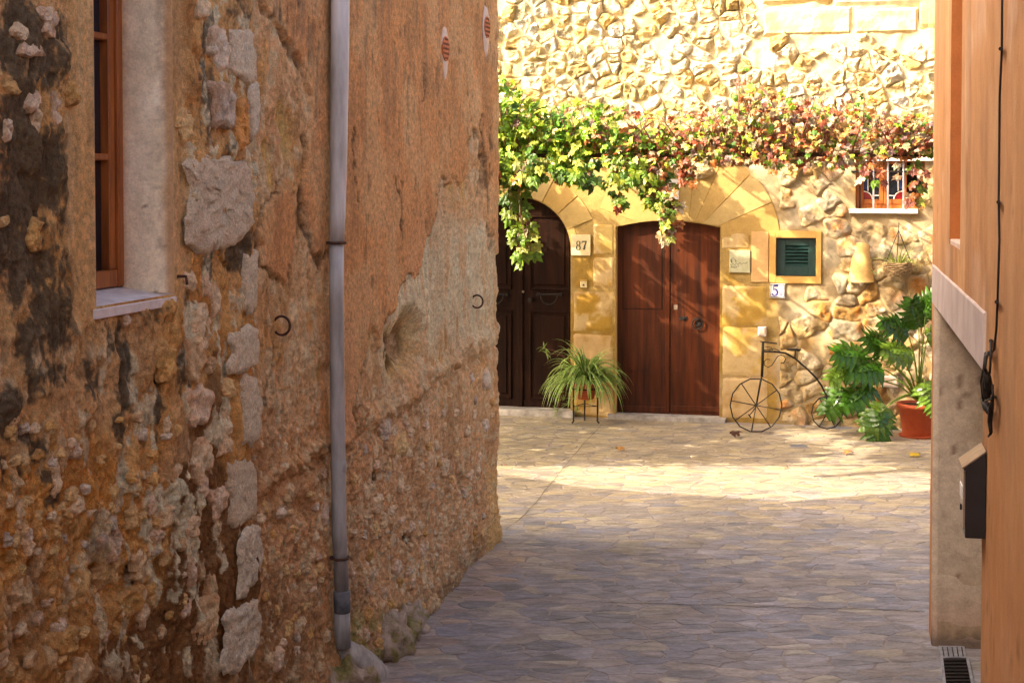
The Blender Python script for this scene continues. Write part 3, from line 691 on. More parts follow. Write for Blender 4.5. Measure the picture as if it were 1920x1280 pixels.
# bare stones standing out of the old render
STN = [(80, 39, 32, 55, 0), (32, 62, 26, 38, 0), (45, 95, 38, 30, 0), (52, 190, 28, 40, 0), (62, 228, 20, 45, 0), (96, 207, 13, 60, 0), (126, 172, 26, 50, 1), (12, 165, 26, 30, 1), (4, 245, 14, 50, 0), (6, 415, 13, 25, 1), (63, 440, 30, 60, 1),
       (372, 15, 26, 40, 0), (405, 90, 42, 80, 2), (450, 105, 46, 96, 3), (412, 200, 44, 95, 2), (466, 205, 15, 105, 3), (442, 235, 22, 88, 5), (407, 382, 134, 158, 4), (358, 527, 26, 38, 0), (385, 535, 10, 50, 0), (404, 562, 20, 70, 0), (466, 530, 23, 118, 3), (372, 600, 20, 60, 0), (448, 655, 56, 80, 3), (240, 600, 14, 25, 0), (345, 240, 26, 60, 1), (383, 300, 16, 16, 0),
       (358, 669, 32, 95, 0), (374, 630, 28, 60, 0), (393, 685, 20, 28, 0), (295, 680, 40, 60, 1), (420, 728, 20, 40, 1), (461, 770, 33, 130, 3), (365, 760, 36, 85, 0), (412, 812, 22, 90, 0), (372, 860, 34, 75, 0), (369, 912, 16, 36, 0), (130, 844, 18, 34, 0), (451, 920, 52, 125, 3), (401, 940, 28, 70, 0), (133, 948, 26, 38, 0), (96, 897, 22, 60, 0), (29, 966, 20, 50, 0), (8, 940, 20, 30, 0), (303, 794, 9, 45, 0), (273, 945, 16, 44, 0), (297, 972, 22, 44, 0), (210, 1020, 26, 60, 0), (239, 966, 18, 40, 1), (350, 988, 26, 40, 0), (348, 1072, 20, 55, 0), (374, 1068, 16, 50, 0), (396, 1094, 18, 70, 0), (458, 1046, 40, 118, 4), (204, 1072, 60, 50, 1), (234, 1131, 60, 50, 1), (263, 1136, 22, 80, 0), (255, 1062, 26, 60, 0), (37, 1105, 36, 70, 0), (141, 1094, 18, 60, 1), (337, 1142, 28, 26, 0), (380, 1163, 46, 80, 0), (297, 1184, 16, 26, 0), (109, 1200, 56, 60, 1), (133, 1258, 50, 60, 0), (444, 1190, 66, 120, 4), (100, 1176, 24, 36, 0), (329, 1020, 10, 24, 0), (287, 1003, 26, 22, 0),
       (719, 804, 22, 46, 2), (745, 834, 24, 50, 1), (698, 842, 10, 42, 0), (703, 942, 18, 34, 0), (745, 905, 9, 36, 0), (830, 876, 11, 30, 0), (812, 834, 8, 20, 0), (849, 818, 8, 40, 0), (828, 799, 8, 22, 0), (875, 890, 9, 20, 0), (873, 807, 8, 22, 0), (891, 876, 8, 24, 0), (907, 796, 9, 24, 2), (905, 709, 10, 46, 2), (737, 1060, 14, 32, 0), (754, 1070, 10, 20, 0), (785, 1030, 10, 30, 0), (759, 1025, 8, 18, 0), (806, 1057, 11, 36, 0), (599, 966, 11, 46, 2), (577, 1035, 10, 28, 0), (506, 1235, 18, 46, 0), (607, 1192, 9, 26, 0), (520, 1120, 6, 44, 0), (655, 1073, 7, 28, 0), (793, 1131, 26, 34, 0), (729, 956, 14, 20, 0), (488, 1060, 10, 40, 1), (532, 1180, 14, 30, 1), (690, 1040, 9, 24, 1), (662, 900, 9, 30, 1)]
KC = {0: ('e2d3c0', 'd0bca2', 'dccbc0'), 1: ('d6b888', 'caa670', 'dcc298'), 2: ('ccc6c4', 'b9b2b0', 'd8d2ce'), 3: ('f4ece0', 'efe6d8', 'f6efe6'), 4: ('f4ece2', 'efe6da', 'f6f0e8'), 5: ('d29a5c', 'c98f50', 'd6a065')}
occupied = [(c[0], c[1]) for c in STN]
rr = random.Random(11)
for _ in range(2600):
    if len(STN) > 285: break
    px = rr.uniform(480, 925); py = rr.uniform(700, 1240)
    if rr.random() < .33: px = rr.uniform(0, 330); py = rr.uniform(780, 1275)
    lim = np.interp(px, [480, 623, 729, 907], [945, 870, 800, 668]) if px > 478 else 700
    if py < lim + 5 or (px > 640 and py > project(LW.w(LW.sz(px, 800)[0], .05))[1] - 10): continue
    if 612 < px < 660: continue
    if min((a - px) ** 2 + ((b - py) * .6) ** 2 for a, b in occupied) < 150: continue
    f = np.interp(px, [0, 500, 925], [1.3, .8, .42]); occupied.append((px, py))
    STN.append((px, py, rr.uniform(9, 17) * f, rr.uniform(12, 32) * (.6 + .4 * f), rr.choice((0, 0, 1, 1, 2))))
for k, (px, py, w, h, kd) in enumerate(STN):
    s, z = LW.sz(px, py); s0 = LW.sz(px - w / 2, py)[0]; z0 = LW.sz(px, py + h / 2)[1]
    hw, hh_ = abs(s0 - s), abs(z - z0); r2 = random.Random(k * 7 + 3)
    n = 26 if w * h > 900 else 14; ol = []
    for i in range(n):
        a = 2 * math.pi * i / n
        if kd in (3, 4): sq = 1 / max(abs(math.cos(a)), abs(math.sin(a))) ** .8
        else: sq = 1 / max(abs(math.cos(a)), abs(math.sin(a))) ** .35
        q = 1 + (.15 if kd in (3, 4) else .26) * (math.sin(2 * a + k) * .5 + math.sin(3 * a + 2.1 * k) * .4 + math.sin(5 * a + 1.3 * k) * .35 + r2.uniform(-.55, .55))
        ol.append((s + hw * math.cos(a) * sq * q, z + hh_ * math.sin(a) * sq * q))
    bh = left_hq(px, py, w, h, .90 if kd in (3, 4) else .65)
    Hs = min(.008 + .10 * min(hw, hh_), .024) if kd not in (3, 4) else .012
    fr = lambda a, b, h_, bh=bh: LW.w(a, b, bh + h_)
    big = w * h > 1400
    rg = [(0, 1)] + [(r_, 1) for r_ in (.07, .14, .22, .30, .38, .46, .54, .62, .70)] + [(.78, .96), (.86, .84), (.93, .6), (.98, .2), (1.03, -.9)] if big else ((0, 1), (.3, 1), (.58, .9), (.82, .6), (1.0, -.1), (1.05, -1.2))
    V, F = stone_geo(ol, fr, Hs, rings=rg, rough={3: .5, 4: 1.1}.get(kd, 1.15), freq=34 if kd in (3, 4) else min(60, 1.3 / max(.012, min(hw, hh_))), seed=k, N=(54 if big else 20), tilt=(r2.uniform(-.1, .1) if kd < 3 else 0, r2.uniform(-.1, .1) if kd < 3 else 0))
    base = np.array(srgb(r2.choice(KC[kd]))) * r2.uniform(1.1, 1.35) * np.array([1.06, 1.0, .86]) * (1.25 if kd in (3, 4) else 1)
    if py > 1000 and kd < 3: base = base * .8
    q = V[:, 1] * 20; c_ = np.tile(base, (len(V), 1)); c_ = c_ * (1 + (.18 if kd in (3, 4) else .35) * fbm(q, V[:, 2] * 22, 5, 3))[:, None]
    if kd == 4: c_ = c_ * (1 - .30 * ss(.05, -.5, fbm(q * 2.5, V[:, 2] * 50, 6, 3)))[:, None]
    # render smeared over the stone's rim
    rim = ss(.55, 1.0, np.clip(np.hypot((V @ LW.t - (LW.w(s, z) @ LW.t)) / (hw + 1e-6), (V[:, 2] - z) / (hh_ + 1e-6)), 0, 1.2) + .35 * fbm(q * 1.3, V[:, 2] * 30, 8, 3)) * (.28 if kd in (3, 4) else .5)
    c_ = c_ + (np.array(srgb('cda27c' if kd in (3, 4) else 'c08a5c')) - c_) * rim[:, None]
    c_ = c_ * np.minimum(1.15, .92 / np.maximum(c_.max(-1, keepdims=True), .01)) * (np.array([1.0, .985, .95]) if kd in (3, 4) else np.array([1.0, .97, .91]))
    mesh('stone', V, F, M['pitted'] if kd in (3, 4) else M['stone'], left, np.clip(c_, .02, .95), kd in (3, 4))

# ---------------------------------------------------------------- far house across the little square
farh = empty('stone_house', FW.w(2.4, 0)); tag(farh, 'sunlit yellow stone house with two wooden doors facing the lane', 'house')
fz = FW.sz
def arc(cx, cy, r, a0, a1, n):
    return [fz(cx + r * math.cos(R(a)), cy - r * math.sin(R(a))) for a in np.linspace(a0, a1, n)]
sL = fz(925, 600)[0]
# openings (in s, z)
DL = [fz(874, 470)] + [] ; dl0 = fz(874, 470)[0]; dl1 = fz(1070, 470)[0]
zL0 = fz(1000, 768)[1]
door_l = [(dl0, zL0), (dl1, zL0)] + arc(972, 468, 98, 0, 180, 25)
d5a, d5b = fz(1154, 600)[0], fz(1349.5, 600)[0]; z50 = fz(1250, 779)[1]; z5s = fz(1250, 426)[1]; z5t = fz(1250, 414)[1]
top5 = [(d5b + (d5a - d5b) * t, z5s + (z5t - z5s) * (1 - (2 * t - 1) ** 2)) for t in np.linspace(0, 1, 17)]
door_r = [(d5a, z50), (d5b, z50)] + top5
w0, w1_ = fz(1604, 350)[0], fz(1734, 350)[0]; wz0, wz1 = fz(1670, 391)[1], fz(1670, 290)[1]
win_o = [(w0, wz0), (w1_, wz0), (w1_, wz1), (w0, wz1)]
h0_, h1_ = fz(1455, 480)[0], fz(1530, 480)[0]; hz0, hz1 = fz(1492, 518)[1], fz(1492, 446)[1]
hat_o = [(h0_, hz0), (h1_, hz0), (h1_, hz1), (h0_, hz1)]
SMAX = 8.2; ZT = 6.4
outer = [(-3.2, -.05), (SMAX, -.05), (SMAX, ZT), (-3.2, ZT)]
s1100, s1461 = fz(1108, 600)[0], fz(1461, 500)[0]
bigarc = [fz(1288 + 175 * math.cos(R(a)), 450 - 175 * math.sin(R(a))) for a in np.linspace(0, 180, 31)]
smooth_poly = [(-3.2, -.1), (s1461, -.1), (s1461, fz(1461, 450)[1])] + bigarc[1:24] + [(fz(1150, 300)[0], fz(1150, 296)[1]), (-3.2, fz(1150, 296)[1])]
nich_poly = [fz(1350, 428), fz(1350, 532), fz(1541, 532), fz(1541, 431), fz(1440, 431)]
def smooth_m(s, z): return np.maximum(ss(-.04, .05, sdf(smooth_poly, s, z) + .03 * fbm(s * 5, z * 5, 3)), ss(-.02, .02, sdf(nich_poly, s, z)))
def fdisp(s, z):
    m = smooth_m(s, z); rough = .030 * fbm(s * 3.5, z * 3.5, 101, 4) + .026 * ridge(s * 7, z * 7, 102, 4)
    return (1 - m) * rough + m * (.006 * fbm(s * 2.5, z * 2.5, 103) + .003 * fbm(s * 14, z * 14, 104))
zbeam = fz(1500, 300)[1]
def fcol(s, z):
    m = smooth_m(s, z); C = np.tile(np.array(srgb('cfb58a')), s.shape + (1,))
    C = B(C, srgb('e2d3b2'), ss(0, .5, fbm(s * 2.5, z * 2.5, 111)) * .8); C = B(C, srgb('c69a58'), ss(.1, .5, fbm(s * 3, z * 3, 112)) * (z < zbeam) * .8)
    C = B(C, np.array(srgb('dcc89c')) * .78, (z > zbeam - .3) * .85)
    lowc = np.tile(np.array(srgb('d6b26c')), s.shape + (1,))
    st = ss(-.05, .12, fbm(s * 3.2, z * 2.2, 113, 5) + .12 * fbm(s * 16, z * 16, 114))
    lowc = lowc * .9; lowc = B(lowc, srgb('c39a48'), st * .9); lowc = B(lowc, srgb('b5883a'), st * ss(.1, .5, fbm(s * 7, z * 7, 115)) * .7)
    lowc = B(lowc, srgb('ddb992'), ss(.1, .4, fbm(s * 2, z * 3, 116)) * ss(1.0, .5, z) * .8)
    C = C + (lowc - C) * m[..., None]; C = C * (1 - .34 * ss(zbeam + .1, zbeam - .3, z))[..., None]  # colour darkened below the pergola to deepen the shade there
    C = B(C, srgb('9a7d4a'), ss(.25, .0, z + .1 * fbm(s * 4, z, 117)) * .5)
    return C * .80 * (1 + .10 * fbm(s * 30, z * 30, 118))[..., None]
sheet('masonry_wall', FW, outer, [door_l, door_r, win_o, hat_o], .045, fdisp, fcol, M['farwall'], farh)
for nm, path, d, cl in (('door_reveal', [door_l[1]] + door_l[2:] + [door_l[0]], -.20, False), ('door_reveal', [door_r[1]] + door_r[2:] + [door_r[0]], -.16, False), ('window_reveal', win_o, -.20, True), ('hatch_reveal', hat_o, -.09, True)):
    V, F = strip(FW, path, d - .04, .0, cl); mesh(nm, V, F, M['ochre'], farh, np.array(srgb('d6b676')))
back_ = FW.w(-3.2, 0, -.45); b2_ = FW.w(SMAX, 0, -.45)
prism('house_body', [tuple(back_[:2]), tuple(b2_[:2]), (b2_[0] + 1, b2_[1] + 7), (back_[0] + 1, back_[1] + 7)], 0, ZT - .02, M['cream'], farh)
rf0, rf1 = FW.w(-3.3, 0, .15), FW.w(SMAX + .1, 0, .15)
prism('roof', [tuple(rf0[:2]), tuple(rf1[:2]), (b2_[0] + 1, b2_[1] + 7), (back_[0] + 1, back_[1] + 7)], ZT, ZT + .12, M['terracotta'], farh)

# field stones: thin coursed rubble above, bigger flush stones below
frF = lambda a, b, h: FW.w(a, b, h)
lin0, lin1 = fz(1428, 60)[0], fz(1760, 60)[0]; linz = fz(1500, 70)[1]; linz1 = fz(1600, -60)[1]
pts = []; z = zbeam - .25; r4 = random.Random(5)
while z < 5.6:
    s = -.6 + r4.random() * .2
    while s < 6.2:
        pts.append((s, z + r4.uniform(-.035, .035))); s += r4.uniform(.11, .36)
    z += r4.uniform(.11, .165)
def rag(c):
    c = chaikin(sub_(c), 0); q = c * 8
    return c + .035 * np.stack([fbm(q[:, 0], q[:, 1], 61, 3), fbm(q[:, 0], q[:, 1], 62, 3)], 1)
cellsU = voronoi(np.array(pts), (-1, 6.6, zbeam - .4, 5.8))
nst = 0; stuffF = MB()
for k, c in enumerate(cellsU):
    if c is None: continue
    m = c.mean(0)
    if m[1] < zbeam - .12 or m[1] > 5.5: continue
    if lin0 - .06 < m[0] < lin1 + .05 and linz - .05 < m[1] < linz1 + .1: continue
    if sdf([win_o[0], win_o[1], win_o[2], win_o[3]], np.array([m[0]]), np.array([m[1]]))[0] > -.12: continue
    px, py = project(FW.w(m[0], m[1])); vis = 915 < px < 1760 and py > -20
    c = rag(shrink(c, .001 + r4.random() * .010))
    if r4.random() < .03: continue
    V, F = stone_geo(c, frF, r4.uniform(.03, .058), rings=((0, 1), (.3, 1), (.55, .97), (.75, .88), (.9, .6), (1.03, -.25)), rough=1.15, freq=13, seed=k, N=18, tilt=(r4.uniform(-.25, .25), r4.uniform(-.2, .35)))
    col = np.array(srgb(r4.choice(('e0d0ac', 'd8c49a', 'd2bc8c', 'e6d8bc', 'cdb078', 'dccba6', 'c9a86c', 'd8d0c0')))) * r4.uniform(.54, .78)
    cc = np.tile(col, (len(V), 1)); u_ = V @ FW.t; cc = B(cc, srgb('c9a560'), ss(.15, .5, fbm(u_ * 6, V[:, 2] * 6, 21, 3)) * .5); cc = B(cc, np.array(srgb('dcc89c')) * .78, ss(.035, .01, (V - FW.o) @ FW.n) * .9)
    if vis and nst < 200: mesh('stone', V, F, M['farstone'], farh, cc, False); nst += 1
    else: stuffF.add(V, F, cc)
pts = []; z = .06; row = 0
while z < zbeam:
    s = fz(1455, 500)[0] + r4.random() * .2
    while s < 7.6:
        pts.append((s + r4.uniform(-.05, .05), z + r4.uniform(-.07, .07))); s += r4.uniform(.16, .44)
    z += r4.uniform(.15, .23); row += 1
cellsD = voronoi(np.array(pts), (fz(1461, 500)[0], 7.8, -.1, zbeam + .1))
for k, c in enumerate(cellsD):
    if c is None: continue
    m = c.mean(0); A = (np.array([m[0]]), np.array([m[1]]))
    if smooth_m(*A)[0] > .3: continue
    if sdf([(w0 - .1, wz0 - .1), (w1_ + .02, wz0 - .1), (w1_ + .02, wz1 + .1), (w0 - .1, wz1 + .1)], *A)[0] > -.05: continue
    if sdf([(h0_ - .14, hz0 - .16), (h1_ + .14, hz0 - .16), (h1_ + .14, hz1 + .14), (h0_ - .14, hz1 + .14)], *A)[0] > -.03: continue
    if sdf([fz(1436, 565), fz(1482, 565), fz(1482, 526), fz(1436, 526)], *A)[0] > -.06: continue
    px, py = project(FW.w(m[0], m[1])); vis = px < 1765
    c = rag(shrink(c, .001 + r4.random() * .012))
    if r4.random() < .05: continue
    V, F = stone_geo(c, frF, r4.uniform(.020, .036), rings=((0, 1), (.22, 1), (.42, .98), (.6, .92), (.76, .8), (.9, .5), (1.04, -.3)), rough=1.25, freq=11, seed=k + 900, N=22, tilt=(r4.uniform(-.12, .12), r4.uniform(-.12, .16)))
    col = np.array(srgb(r4.choice(('cdb48a', 'd8c19a', 'c9a972', 'c8b28e', 'd6b98a', 'c99a5a', 'bdaf94', 'd0b07a')))) * r4.uniform(.48, .76)
    cc = np.tile(col, (len(V), 1)); u_ = V @ FW.t; cc = B(cc, srgb('c27a30'), ss(.15, .5, fbm(u_ * 5, V[:, 2] * 5, 23, 3)) * .75); cc = B(cc, srgb('ded0b4'), ss(.1, .5, fbm(u_ * 4, V[:, 2] * 4, 27, 3)) * .5); hq = (V - FW.o) @ FW.n; cc = B(cc, np.array(srgb('d0b27e')) * .74, ss(.028, .004, hq + .012 * fbm(u_ * 9, V[:, 2] * 9, 28, 3)) * .9)
    if vis and nst < 299: mesh('stone', V, F, M['farstone'], farh, cc, True); nst += 1
    else: stuffF.add(V, F, cc)
o = stuffF.build('rubble_stones', M['farstone'], farh); tag(o, kind='stuff')

# dressed blocks: long lintel stones at the top, voussoirs, jamb stones
def block(s0, s1, z0, z1, h, col, name='dressed_stone', seed=0, bev=.006):
    V, F = pbox(FW, s0, s1, z0, z1, -.03, h, bev); cc = np.tile(np.array(srgb(col)), (len(V), 1)); mesh(name, V, F, M['ochre'], farh, cc * .66)
lm1 = fz(1455, 30)[0]
for a, b, c, d, col in ((lin0, fz(1600, 40)[0], linz, fz(1500, 12)[1], 'dfcda0'), (fz(1601.5, 40)[0], fz(1722, 40)[0], linz + .01, fz(1600, 16)[1], 'e3d3a8'), (lin0 - .01, fz(1560, 0)[0], fz(1500, 11)[1], linz1, 'd8c592'), (fz(1561, 0)[0], fz(1740, 0)[0], fz(1600, 15)[1], linz1, 'e8dab4'), (fz(1723, 40)[0], lin1 + .2, linz + .01, linz1, 'd9be83')):
    pr = (a, b, c, d); V = []; nx_, nz_ = 22, 8
    sg_, zg_ = np.meshgrid(np.linspace(a, b, nx_), np.linspace(c, d, nz_)); e_ = np.minimum(np.minimum(sg_ - a, b - sg_), np.minimum(zg_ - c, d - zg_))
    hh = .055 * ss(-.001, .012, e_) - .01 + .007 * fbm(sg_ * 7, zg_ * 9, 7) + .006 * ridge(sg_ * 13, zg_ * 13, 9, 2)
    ii = np.arange(nx_ * nz_).reshape(nz_, nx_); q = np.stack([ii[:-1, :-1], ii[:-1, 1:], ii[1:, 1:], ii[1:, :-1]], -1).reshape(-1, 4)
    V = FW.w(sg_.ravel(), zg_.ravel(), hh.ravel()); cc = np.tile(np.array(srgb(col)), (len(V), 1)); cc = B(cc, srgb('cda95c'), ss(0, .4, fbm(sg_.ravel() * 5, zg_.ravel() * 9, 31)) * .6)
    mesh('dressed_stone', V, q, M['farwall'], farh, cc * .6, False)
def vous(cx, cy, r0, r1, a0, a1, col, h=.008, floorz=None, inner=None):
    n = 7; V = []; 
    for hh in (-.02, h):
        for i in range(n + 1):
            a = a0 + (a1 - a0) * i / n
            for r in ((inner(a) if inner else r0), r1):
                s, z = fz(cx + r * math.cos(R(a)), cy - r * math.sin(R(a))); V.append(FW.w(s, z, hh))
    m = 2 * (n + 1); F = []
    for i in range(n):
        p, q = 2 * i, 2 * i + 2; F += [(m + p, m + p + 1, m + q + 1, m + q), (p, q, m + q, m + p), (p + 1, m + p + 1, m + q + 1, q + 1)]
    F += [(0, m, m + 1, 1), (m - 2, m - 1, 2 * m - 1, 2 * m - 2)]
    cc = np.tile(np.array(srgb(col)), (len(V), 1)) * random.uniform(.9, 1.06); mesh('voussoir', V, F, M['ochre'], farh, cc * .66)
VC = ('c9a868', 'ceae6e', 'c4a05e', 'd0b276', 'c7a464')
an = [2, 22, 42, 63, 84, 104, 125, 148, 178]
for i in range(len(an) - 1): vous(972, 468, 100, 150 if an[i] > 20 else 112, an[i] + .5, an[i + 1] - .5, VC[i % 5], .010)
def inner5(a):
    """from the arch centre to the top edge of the right-hand door"""
    c, s = math.cos(R(a)), math.sin(R(a)); best = 60
    for r in range(20, 172):
        x, y = 1288 + r * c, 450 - r * s
        yt = 427 - 12 * (1 - ((x - 1252) / 98) ** 2)
        if y < yt - 2 and True: return max(r, 8)
        if x > 1352 or x < 1151: return r
    return 165
an = [4, 24, 46, 66, 84, 101, 118, 137, 160]
for i in range(len(an) - 1): vous(1288, 450, 60, 174, an[i] + .35, an[i + 1] - .35, VC[(i + 2) % 5], .007, inner=inner5)
for (x0, y0, x1, y1, col) in ((1112, 420, 1151, 478, 'cfb06c'), (1074, 545, 1151, 622, 'bd9440'), (1074, 625, 1151, 700, 'd6b07a'), (1112, 482, 1151, 541, 'c39a48'), (1074, 703, 1151, 780, 'c9a058'), (1353, 535, 1438, 610, 'c8a252'), (1353, 613, 1440, 705, 'd2ad62'), (1353, 708, 1440, 785, 'd8b585'), (1353, 436, 1407, 466, 'cba65c')):
    V, F = pxbox(FW, x0, y0, x1, y1, -.02, .007 + random.random() * .003, .004); s_ = V @ FW.t
    sg_, zg_ = np.meshgrid(np.linspace(0, 1, 18), np.linspace(0, 1, 18)); sa, za = fz(x0, (y0 + y1) / 2)[0], fz((x0 + x1) / 2, y1)[1]; sb, zb = fz(x1, (y0 + y1) / 2)[0], fz((x0 + x1) / 2, y0)[1]
    sg_ = (sa + (sb - sa) * sg_).ravel(); zg_ = (za + (zb - za) * zg_).ravel(); e_ = np.minimum(np.minimum(sg_ - sa, sb - sg_), np.minimum(zg_ - za, zb - zg_))
    hh = .014 * ss(-.001, .012, e_ + .006 * fbm(sg_ * 20, zg_ * 20, 4)) - .006 + .004 * fbm(sg_ * 9, zg_ * 9, 5)
    ii = np.arange(324).reshape(18, 18); q = np.stack([ii[:-1, :-1], ii[:-1, 1:], ii[1:, 1:], ii[1:, :-1]], -1).reshape(-1, 4)
    cc = np.tile(np.array(srgb(col)), (324, 1)); cc = B(cc, srgb('dfc08c'), ss(-.02, .12, fbm(sg_ * 4.5, zg_ * 4.5, 41, 5) + .2 * ss(.05, .0, e_)) * .85); cc = B(cc, srgb('b08434'), ss(.1, .4, fbm(sg_ * 8, zg_ * 8, 42)) * .5)
    mesh('jamb_stone', FW.w(sg_, zg_, hh), q, M['ochre'], farh, cc * .66, True)
# smooth plaster field and raised frame round the hatch
mesh('plaster_field', *pxbox(FW, 1409, 434, 1441, 529, -.02, .012, .003), mat=M['ochre'], parent=farh, col=np.array(srgb('d8ae76')) * .78)
fx0, fx1 = fz(1443, 480)[0], fz(1540, 480)[0]; fzb, fzt = fz(1492, 531)[1], fz(1492, 433)[1]
for nm, a in (('frame_band', (fx0, h0_, fzb, fzt)), ('frame_band', (h1_, fx1, fzb, fzt)), ('frame_band', (h0_, h1_, fzb, hz0)), ('frame_band', (h0_, h1_, hz1, fzt))):
    mesh(nm, *pbox(FW, *a[:2], *a[2:], -.03, .022, .003), mat=M['ochre'], parent=farh, col=np.array(srgb('d9a860')) * .78)
# thresholds
mesh('threshold', *pxbox(FW, 900, 766, 1078, 780, -.25, .10, .008), mat=M['cement'], parent=farh)
V, F = pbox(FW, fz(1141, 780)[0], fz(1362, 780)[0], -.03, fz(1250, 778.5)[1], -.22, .10, .008); mesh('threshold', V, F, M['cement'], farh)

# ---- left arched door
def board_leaf(parent, outline, h0, h1, mat, name='leaf'):
    n = len(outline); V = [FW.w(s, z, h0) for s, z in outline] + [FW.w(s, z, h1) for s, z in outline]
    F = [tuple(range(n))[::-1], tuple(range(n, 2 * n))] + [(i, (i + 1) % n, n + (i + 1) % n, n + i) for i in range(n)]
    return mesh(name, V, F, mat, parent)
dL = empty('arched_door', FW.w((dl0 + dl1) / 2, zL0, -.15)); dL.parent = farh; dL.location = tuple(np.array(dL.location) - np.array(farh.location))
sc_ = fz(971, 600)[0]; sgn = lambda P: P
def clip_x(poly, x, keep_right):
    out = []
    for i in range(len(poly)):
        a, b = poly[i], poly[(i + 1) % len(poly)]; ia = (a[0] > x) == keep_right; ib = (b[0] > x) == keep_right
        if ia: out.append(a)
        if ia != ib: t = (x - a[0]) / (b[0] - a[0]); out.append((x, a[1] + (b[1] - a[1]) * t))
    return out
board_leaf(dL, clip_x(door_l, sc_ - .004, False), -.19, -.15, M['darkwood'], 'door_leaf')
board_leaf(dL, clip_x(door_l, sc_ + .004, True), -.19, -.148, M['darkwood'], 'door_leaf')
for side in (0, 1):
    for (x0, y0, x1, y1) in ((988, 405, 1064, 545), (988, 584, 1064, 752)):
        if side: x0, x1 = 1942 - x1, 1942 - x0
        s0, s1 = fz(x0, 600)[0], fz(x1, 600)[0]; z0, z1 = fz(1000, y1)[1], fz(1000, y0)[1]; w = .022
        if y0 == 405: z1b = z1
        pr = empty('door_panel', (0, 0, 0)); pr.parent = dL
        mesh('raised_field', *pbox(FW, s0 + .055, s1 - .055, z0 + .055, z1 - .055, -.15, -.136, .012), mat=M['darkwood'], parent=pr)
        for a in ((s0, s0 + w, z0, z1), (s1 - w, s1, z0, z1), (s0 + w, s1 - w, z0, z0 + w), (s0 + w, s1 - w, z1 - w, z1)):
            mesh('moulding', *pbox(FW, *a, -.15, -.128, .007), mat=M['darkwood'], parent=pr)
mesh('cover_strip', *pxbox(FW, 966, 372, 976, 766, -.15, -.125, .008), mat=M['darkwood'], parent=dL)
mesh('kick_board', *pxbox(FW, 978, 755, 1069, 766, -.15, -.13, .004), mat=M['darkwood'], parent=dL)
for cx in (1026, 924):                         # heavy iron knockers
    kn = empty('knocker', (0, 0, 0)); kn.parent = dL
    a, b = fz(cx - 22, 553), fz(cx + 22, 553); V, F = tube([FW.w(a[0], a[1], -.10), FW.w(b[0], b[1], -.10)], .011, 6); mesh('bar', V, F, M['iron'], kn)
    for e in (a, b):
        V, F = tube([FW.w(e[0], e[1], -.15), FW.w(e[0], e[1], -.085)], .018, 8); mesh('boss', V, F, M['iron'], kn)
    pts = [FW.w(*fz(cx - 16 * math.cos(t), 555 + 17 * math.sin(t)), -.10) for t in np.linspace(0, math.pi, 10)]
    V, F = tube(pts, .008, 6); mesh('swing_handle', V, F, M['iron'], kn)
V, F = tube([FW.w(*fz(990, 563), -.15), FW.w(*fz(990, 563), -.10)], .026, 12); mesh('door_knob', V, F, M['iron'], dL)
V, F = tube([FW.w(*fz(976, 548), -.15), FW.w(*fz(976, 548), -.118)], .014, 10); mesh('lock_cylinder', V, F, M['brasslid'], dL)

# ---- right double door
dR = empty('double_door', (0, 0, 0)); dR.parent = farh; dR.location = tuple(FW.w((d5a + d5b) / 2, z50, -.12) - np.array(farh.location))
s5 = fz(1254.5, 600)[0]
board_leaf(dR, clip_x(door_r, s5 - .003, False), -.155, -.12, M['redwood'], 'door_leaf')
board_leaf(dR, clip_x(door_r, s5 + .003, True), -.155, -.115, M['redwood2'], 'door_leaf')
def groove(parent, x0, y0, x1, y1, hb, name='groove', w=1.1):
    if abs(x1 - x0) < abs(y1 - y0): V, F = pxbox(FW, x0 - w / 2, min(y0, y1), x0 + w / 2, max(y0, y1), hb, hb + .0016)
    else: V, F = pxbox(FW, min(x0, x1), y0 - w / 2, max(x0, x1), y0 + w / 2, hb, hb + .0016)
    mesh(name, V, F, M['black'], parent)
wk = empty('upper_hatch', (0, 0, 0)); wk.parent = dR
mesh('hatch_board', *pxbox(FW, 1166, 424, 1238, 580, -.12, -.116, .002), mat=M['redwood'], parent=wk)
for a in ((1164.8, 422, 1164.8, 581), (1239.4, 420, 1239.4, 581), (1165, 581, 1239.5, 581)): groove(wk, *a, -.12, 'gap')
mesh('center_strip', *pxbox(FW, 1245, 418, 1253, 774, -.12, -.106, .004), mat=M['redwood'], parent=dR)
mesh('bottom_rail', *pxbox(FW, 1157, 764, 1252, 774, -.12, -.110, .003), mat=M['redwood'], parent=dR)
mesh('bottom_rail', *pxbox(FW, 1257, 764, 1347, 774, -.115, -.105, .003), mat=M['redwood2'], parent=dR)
for yy, x0, x1 in ((697, 1160, 1345), (758, 1160, 1345), (424, 1200, 1300)):
    for x in np.arange(x0, x1, 10.5):
        if abs(x - 1254) < 8: continue
        V, F = tube([FW.w(*fz(x, yy), -.125), FW.w(*fz(x, yy), -.108)], [.008, .004], 6); mesh('nail', V, F, M['iron'], dR)
rg_ = empty('ring_handle', (0, 0, 0)); rg_.parent = dR
V, F = tube([FW.w(*fz(1306 + 10 * math.cos(t), 608 + 10 * math.sin(t)), -.085) for t in np.linspace(0, 2 * math.pi, 24, endpoint=False)], .0075, 6, True); mesh('ring', V, F, M['iron'], rg_)
V, F = tube([FW.w(*fz(1306, 599), -.115), FW.w(*fz(1306, 599), -.078)], .014, 8); mesh('stud', V, F, M['iron'], rg_)
V, F = tube([FW.w(*fz(1306, 608), -.115), FW.w(*fz(1306, 608), -.106)], .036, 16); mesh('back_plate', V, F, M['iron'], rg_)
mesh('lock_plate', *pxbox(FW, 1272, 595, 1286, 602, -.115, -.108, .003), mat=M['iron'], parent=dR)
